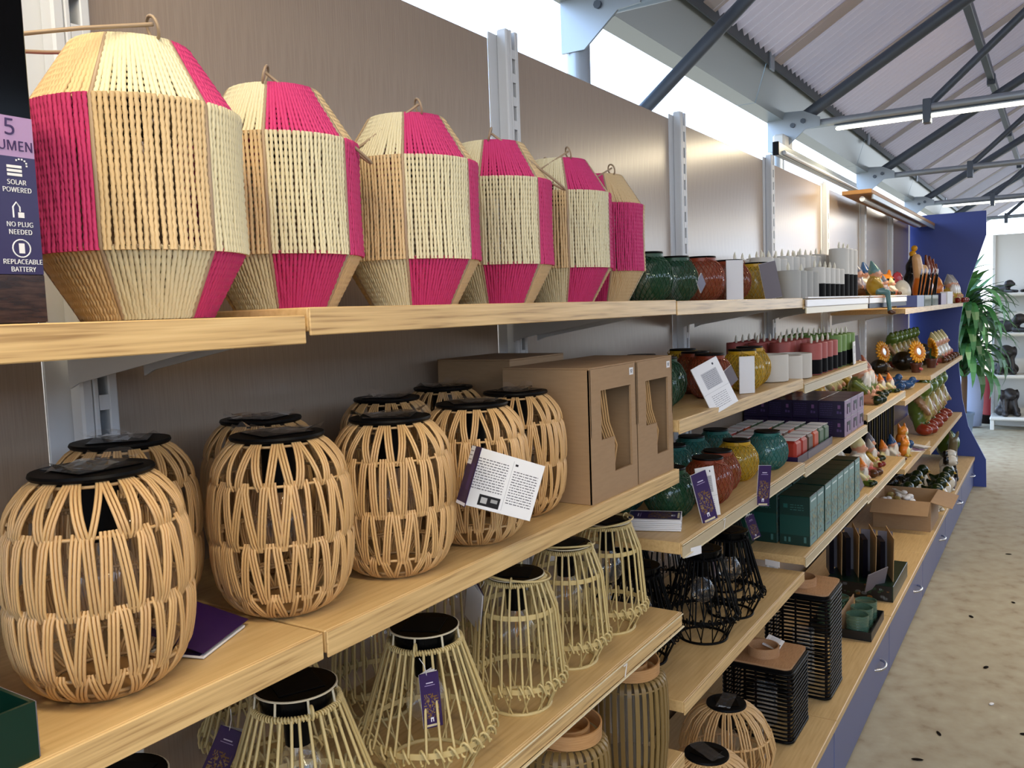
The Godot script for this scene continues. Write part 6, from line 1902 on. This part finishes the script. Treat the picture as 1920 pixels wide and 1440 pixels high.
func far_end_things() -> void:
	# white shelving with puppy statues
	var x0 := 10.35
	var t := thing("white_shelving", "white metal shelving unit with a tall back panel at the aisle end", "shelving", Vector3(x0, 0, 0.385))
	var b := MB.new()
	b.box(Vector3(0.42, 1.1, 0.62), Vector3(0.02, 2.19, 1.24), 0.003)
	part(t, "back_panel", b.done(), M.white_paint)
	for z in [0.0, 1.24]:
		b = MB.new()
		b.box(Vector3(0.40, 1.1, z), Vector3(0.05, 2.19, 0.03), 0.003)
		part(t, "side_post", b.done(), M.white_paint)
	for y in [1.53, 1.09, 0.62, 0.15]:
		b = MB.new()
		b.box(Vector3(0.20, y - 0.02, 0.62), Vector3(0.42, 0.04, 1.25), 0.012)
		part(t, "shelf", b.done(), M.white_paint)
	b = MB.new()
	b.box(Vector3(0.03, 0.065, 0.02), Vector3(0.05, 0.13, 0.04), 0.004)
	part(t, "foot", b.done(), M.white_paint)
	var D := Color(0.17, 0.155, 0.165); var D2 := Color(0.12, 0.11, 0.12)
	var sit := blob([E(Vector3(0, 0.12, -0.04), Vector3(0.09, 0.12, 0.10), D), E(Vector3(0, 0.26, 0.04), Vector3(0.075, 0.07, 0.075), D), E(Vector3(0, 0.235, 0.105), Vector3(0.045, 0.038, 0.045), D), E(Vector3(0, 0.25, 0.145), Vector3(0.018, 0.015, 0.012), D2), E(Vector3(-0.085, 0.25, 0.03), Vector3(0.025, 0.065, 0.04), D2), E(Vector3(0.085, 0.25, 0.03), Vector3(0.025, 0.065, 0.04), D2), K(Vector3(-0.05, 0.17, 0.05), Vector3(-0.065, 0.03, 0.10), 0.034, 0.028, D), K(Vector3(0.05, 0.17, 0.05), Vector3(0.065, 0.03, 0.10), 0.034, 0.028, D), E(Vector3(-0.068, 0.025, 0.125), Vector3(0.032, 0.025, 0.045), D), E(Vector3(0.068, 0.025, 0.125), Vector3(0.032, 0.025, 0.045), D), E(Vector3(-0.085, 0.055, -0.02), Vector3(0.05, 0.055, 0.09), D), E(Vector3(0.085, 0.055, -0.02), Vector3(0.05, 0.055, 0.09), D)], 0.015, 0.03)
	var lie := blob([E(Vector3(0, 0.075, -0.08), Vector3(0.085, 0.075, 0.17), D), E(Vector3(0, 0.17, 0.10), Vector3(0.068, 0.062, 0.07), D), E(Vector3(0, 0.15, 0.165), Vector3(0.04, 0.034, 0.042), D), E(Vector3(-0.075, 0.16, 0.09), Vector3(0.022, 0.058, 0.035), D2), E(Vector3(0.075, 0.16, 0.09), Vector3(0.022, 0.058, 0.035), D2), K(Vector3(-0.05, 0.03, 0.06), Vector3(-0.06, 0.025, 0.20), 0.03, 0.025, D), K(Vector3(0.05, 0.03, 0.06), Vector3(0.06, 0.025, 0.20), 0.03, 0.025, D), K(Vector3(0, 0.10, 0.03), Vector3(0, 0.15, 0.09), 0.06, 0.05, D), E(Vector3(0.07, 0.05, -0.12), Vector3(0.05, 0.05, 0.09), D)], 0.015, 0.03)
	for q in [[sit, 0.62, 0.52, 1.0, -1.4, "sitting dark puppy statue on the third white shelf"], [sit, 0.15, 0.55, 0.95, -1.2, "sitting dark puppy statue on the lowest white shelf"], [lie, 0.62, 0.86, 1.0, -1.3, "lying puppy statue beside the sitting one, third shelf"], [lie, 0.15, 0.86, 1.0, -1.4, "lying puppy statue on the lowest white shelf"], [lie, 1.09, 0.57, 0.9, -0.4, "lying puppy statue on the second white shelf"], [sit, 1.09, 0.93, 0.75, -2.0, "sitting puppy statue on the second white shelf"], [lie, 1.53, 0.50, 0.62, -0.6, "small lying puppy statue on the top white shelf"], [lie, 1.53, 0.78, 0.66, -2.2, "small puppy statue turned away on the top white shelf"]]:
		var s := thing("puppy_statue", q[5], "statue", Vector3(x0 + 0.18, q[1], q[2]), q[4], "dark puppy statues")
		s.scale = Vector3.ONE * q[3]
		part(s, "body", q[0], M.bronze)
	# potted yucca
	yucca("tall yucca with long drooping leaves in a grey blue pot by the blue panel", Vector3(9.75, 0, 0.165), 5, 180, 1.0, true)
	yucca("darker yucca standing behind the first one at the aisle end", Vector3(11.3, 0, 0.02), 9, 70, 1.15, false)
	var bg := thing("plastic_sack", "pale blue plastic sack standing behind the yucca", "sack", Vector3(10.55, 0, 0.16))
	b = MB.new()
	b.lathe([Vector2(0.0, 0), Vector2(0.13, 0.02), Vector2(0.15, 0.3), Vector2(0.14, 0.62), Vector2(0.10, 0.85), Vector2(0.05, 1.0), Vector2(0.0, 1.02)], 14, Vector3.ZERO, 0.8, 1.0)
	part(bg, "sack", b.done(), M.bag_blue)
	var bk := thing("bucket", "red bucket beside the white shelving", "bucket", Vector3(11.0, 0, 0.36))
	b = MB.new()
	b.turned([Vector2(0, 0.1), Vector2(0.10, 0.1), Vector2(0.13, 0.55), Vector2(0.12, 0.55), Vector2(0.10, 0.14)], 20)
	part(bk, "pail", b.done(), M.bucket_red)
	b = MB.new()
	b.turned([Vector2(0.0, 0.0), Vector2(0.14, 0.0), Vector2(0.14, 0.10), Vector2(0.0, 0.10)], 20)
	part(bk, "base", b.done(), M.soil)
	floor_litter()

func yucca(label: String, at: Vector3, sd: int, n: int, s: float, pot: bool) -> void:
	var t := thing("potted_yucca", label, "plant", at)
	var rng := RandomNumberGenerator.new(); rng.seed = sd
	var b := MB.new()
	b.turned([Vector2(0, 0), Vector2(0.085, 0), Vector2(0.105, 0.24), Vector2(0.112, 0.24), Vector2(0.112, 0.265), Vector2(0.10, 0.265), Vector2(0.097, 0.24), Vector2(0, 0.235)], 24)
	part(t, "pot", b.done(), M.pot_grey_blue)
	b = MB.new()
	b.turned([Vector2(0.098, 0.242), Vector2(0, 0.245)], 20)
	part(t, "soil", b.done(), M.soil)
	b = MB.new()
	b.tube([Vector3(0, 0.22, 0), Vector3(0.01, 0.6, 0.01), Vector3(-0.01, 1.0, 0.0), Vector3(0.0, 1.45 * s, 0.02)], [0.035, 0.03, 0.028, 0.022], 8)
	part(t, "trunk", b.done(), M.trunk)
	var leafs := []
	for v in 4:
		b = MB.new()
		var L := 0.52 + 0.06 * v
		var prev := []
		var drop: float = [0.15, 0.5, 0.9, 1.25][v]
		var y := 0.0; var x := 0.0; var an := 0.95
		for k in 9:
			var f := k / 8.0
			var w := 0.042 * sin(PI * (0.12 + 0.88 * f)) + 0.001
			var c := Vector3(x, y, 0)
			var row := [c + Vector3(0, 0.008 * (1 - f), -w), c - Vector3(0, 0.003, 0), c + Vector3(0, 0.008 * (1 - f), w)]
			if k > 0:
				b.poly([prev[0], prev[1], row[1], row[0]]); b.poly([prev[1], prev[2], row[2], row[1]])
			prev = row
			x += cos(an) * L / 8; y += sin(an) * L / 8
			an -= drop * 0.30
		leafs.append(b.done())
	for i in n:
		var h := lerpf(0.62, 1.5 * s, pow(rng.randf(), 0.85))
		var v := clampi(int(pow(rng.randf(), 0.7) * 4), 0, 3)
		part(t, "leaf", leafs[v], M[["leaf_a", "leaf_b", "leaf_c"][rng.randi() % 3]], Transform3D(Basis(Vector3.UP, rng.randf() * TAU) * Basis(Vector3.BACK, rng.randf_range(-0.35, 0.25)), Vector3(0, h, 0)))

func floor_litter() -> void:
	var rng := RandomNumberGenerator.new(); rng.seed = 19
	for p in [[2.95, 0.84, 0], [2.55, 1.10, 0], [2.40, 0.66, 1], [2.75, 0.95, 1], [3.3, 0.80, 1], [2.2, 0.92, 1], [3.6, 1.0, 1], [2.62, 0.70, 1], [4.2, 0.86, 1], [3.0, 1.15, 1], [2.35, 1.02, 1], [5.1, 0.8, 1], [3.9, 0.7, 1], [2.15, 0.78, 1]]:
		var t := thing("floor_litter", ["white paper scrap on the concrete floor", "small dry brown leaf scrap on the concrete floor"][p[2]], "litter", Vector3(p[0], 0.0, p[1]), rng.randf() * 6, ["paper scraps on the floor", "leaf scraps on the floor"][p[2]])
		var b := MB.new()
		b.ball(Vector3(0, 0.0025, 0), Vector3(0.012 + rng.randf() * 0.008, 0.0025, 0.006 + rng.randf() * 0.004), 8, 4)
		part(t, "scrap", b.done(), M.paper if p[2] == 0 else M.soil)
	var tw := thing("twig", "bent dark twig lying on the concrete floor", "litter", Vector3(2.05, 0.004, 0.93))
	var b2 := MB.new()
	b2.tube([Vector3(0, 0, 0), Vector3(0.03, 0, 0.02), Vector3(0.05, 0, 0.05), Vector3(0.03, 0, 0.075), Vector3(-0.01, 0, 0.07)], 0.003, 5)
	part(tw, "stem", b2.done(), M.soil)

func build_things() -> void:
	near_goods()
	far_goods()
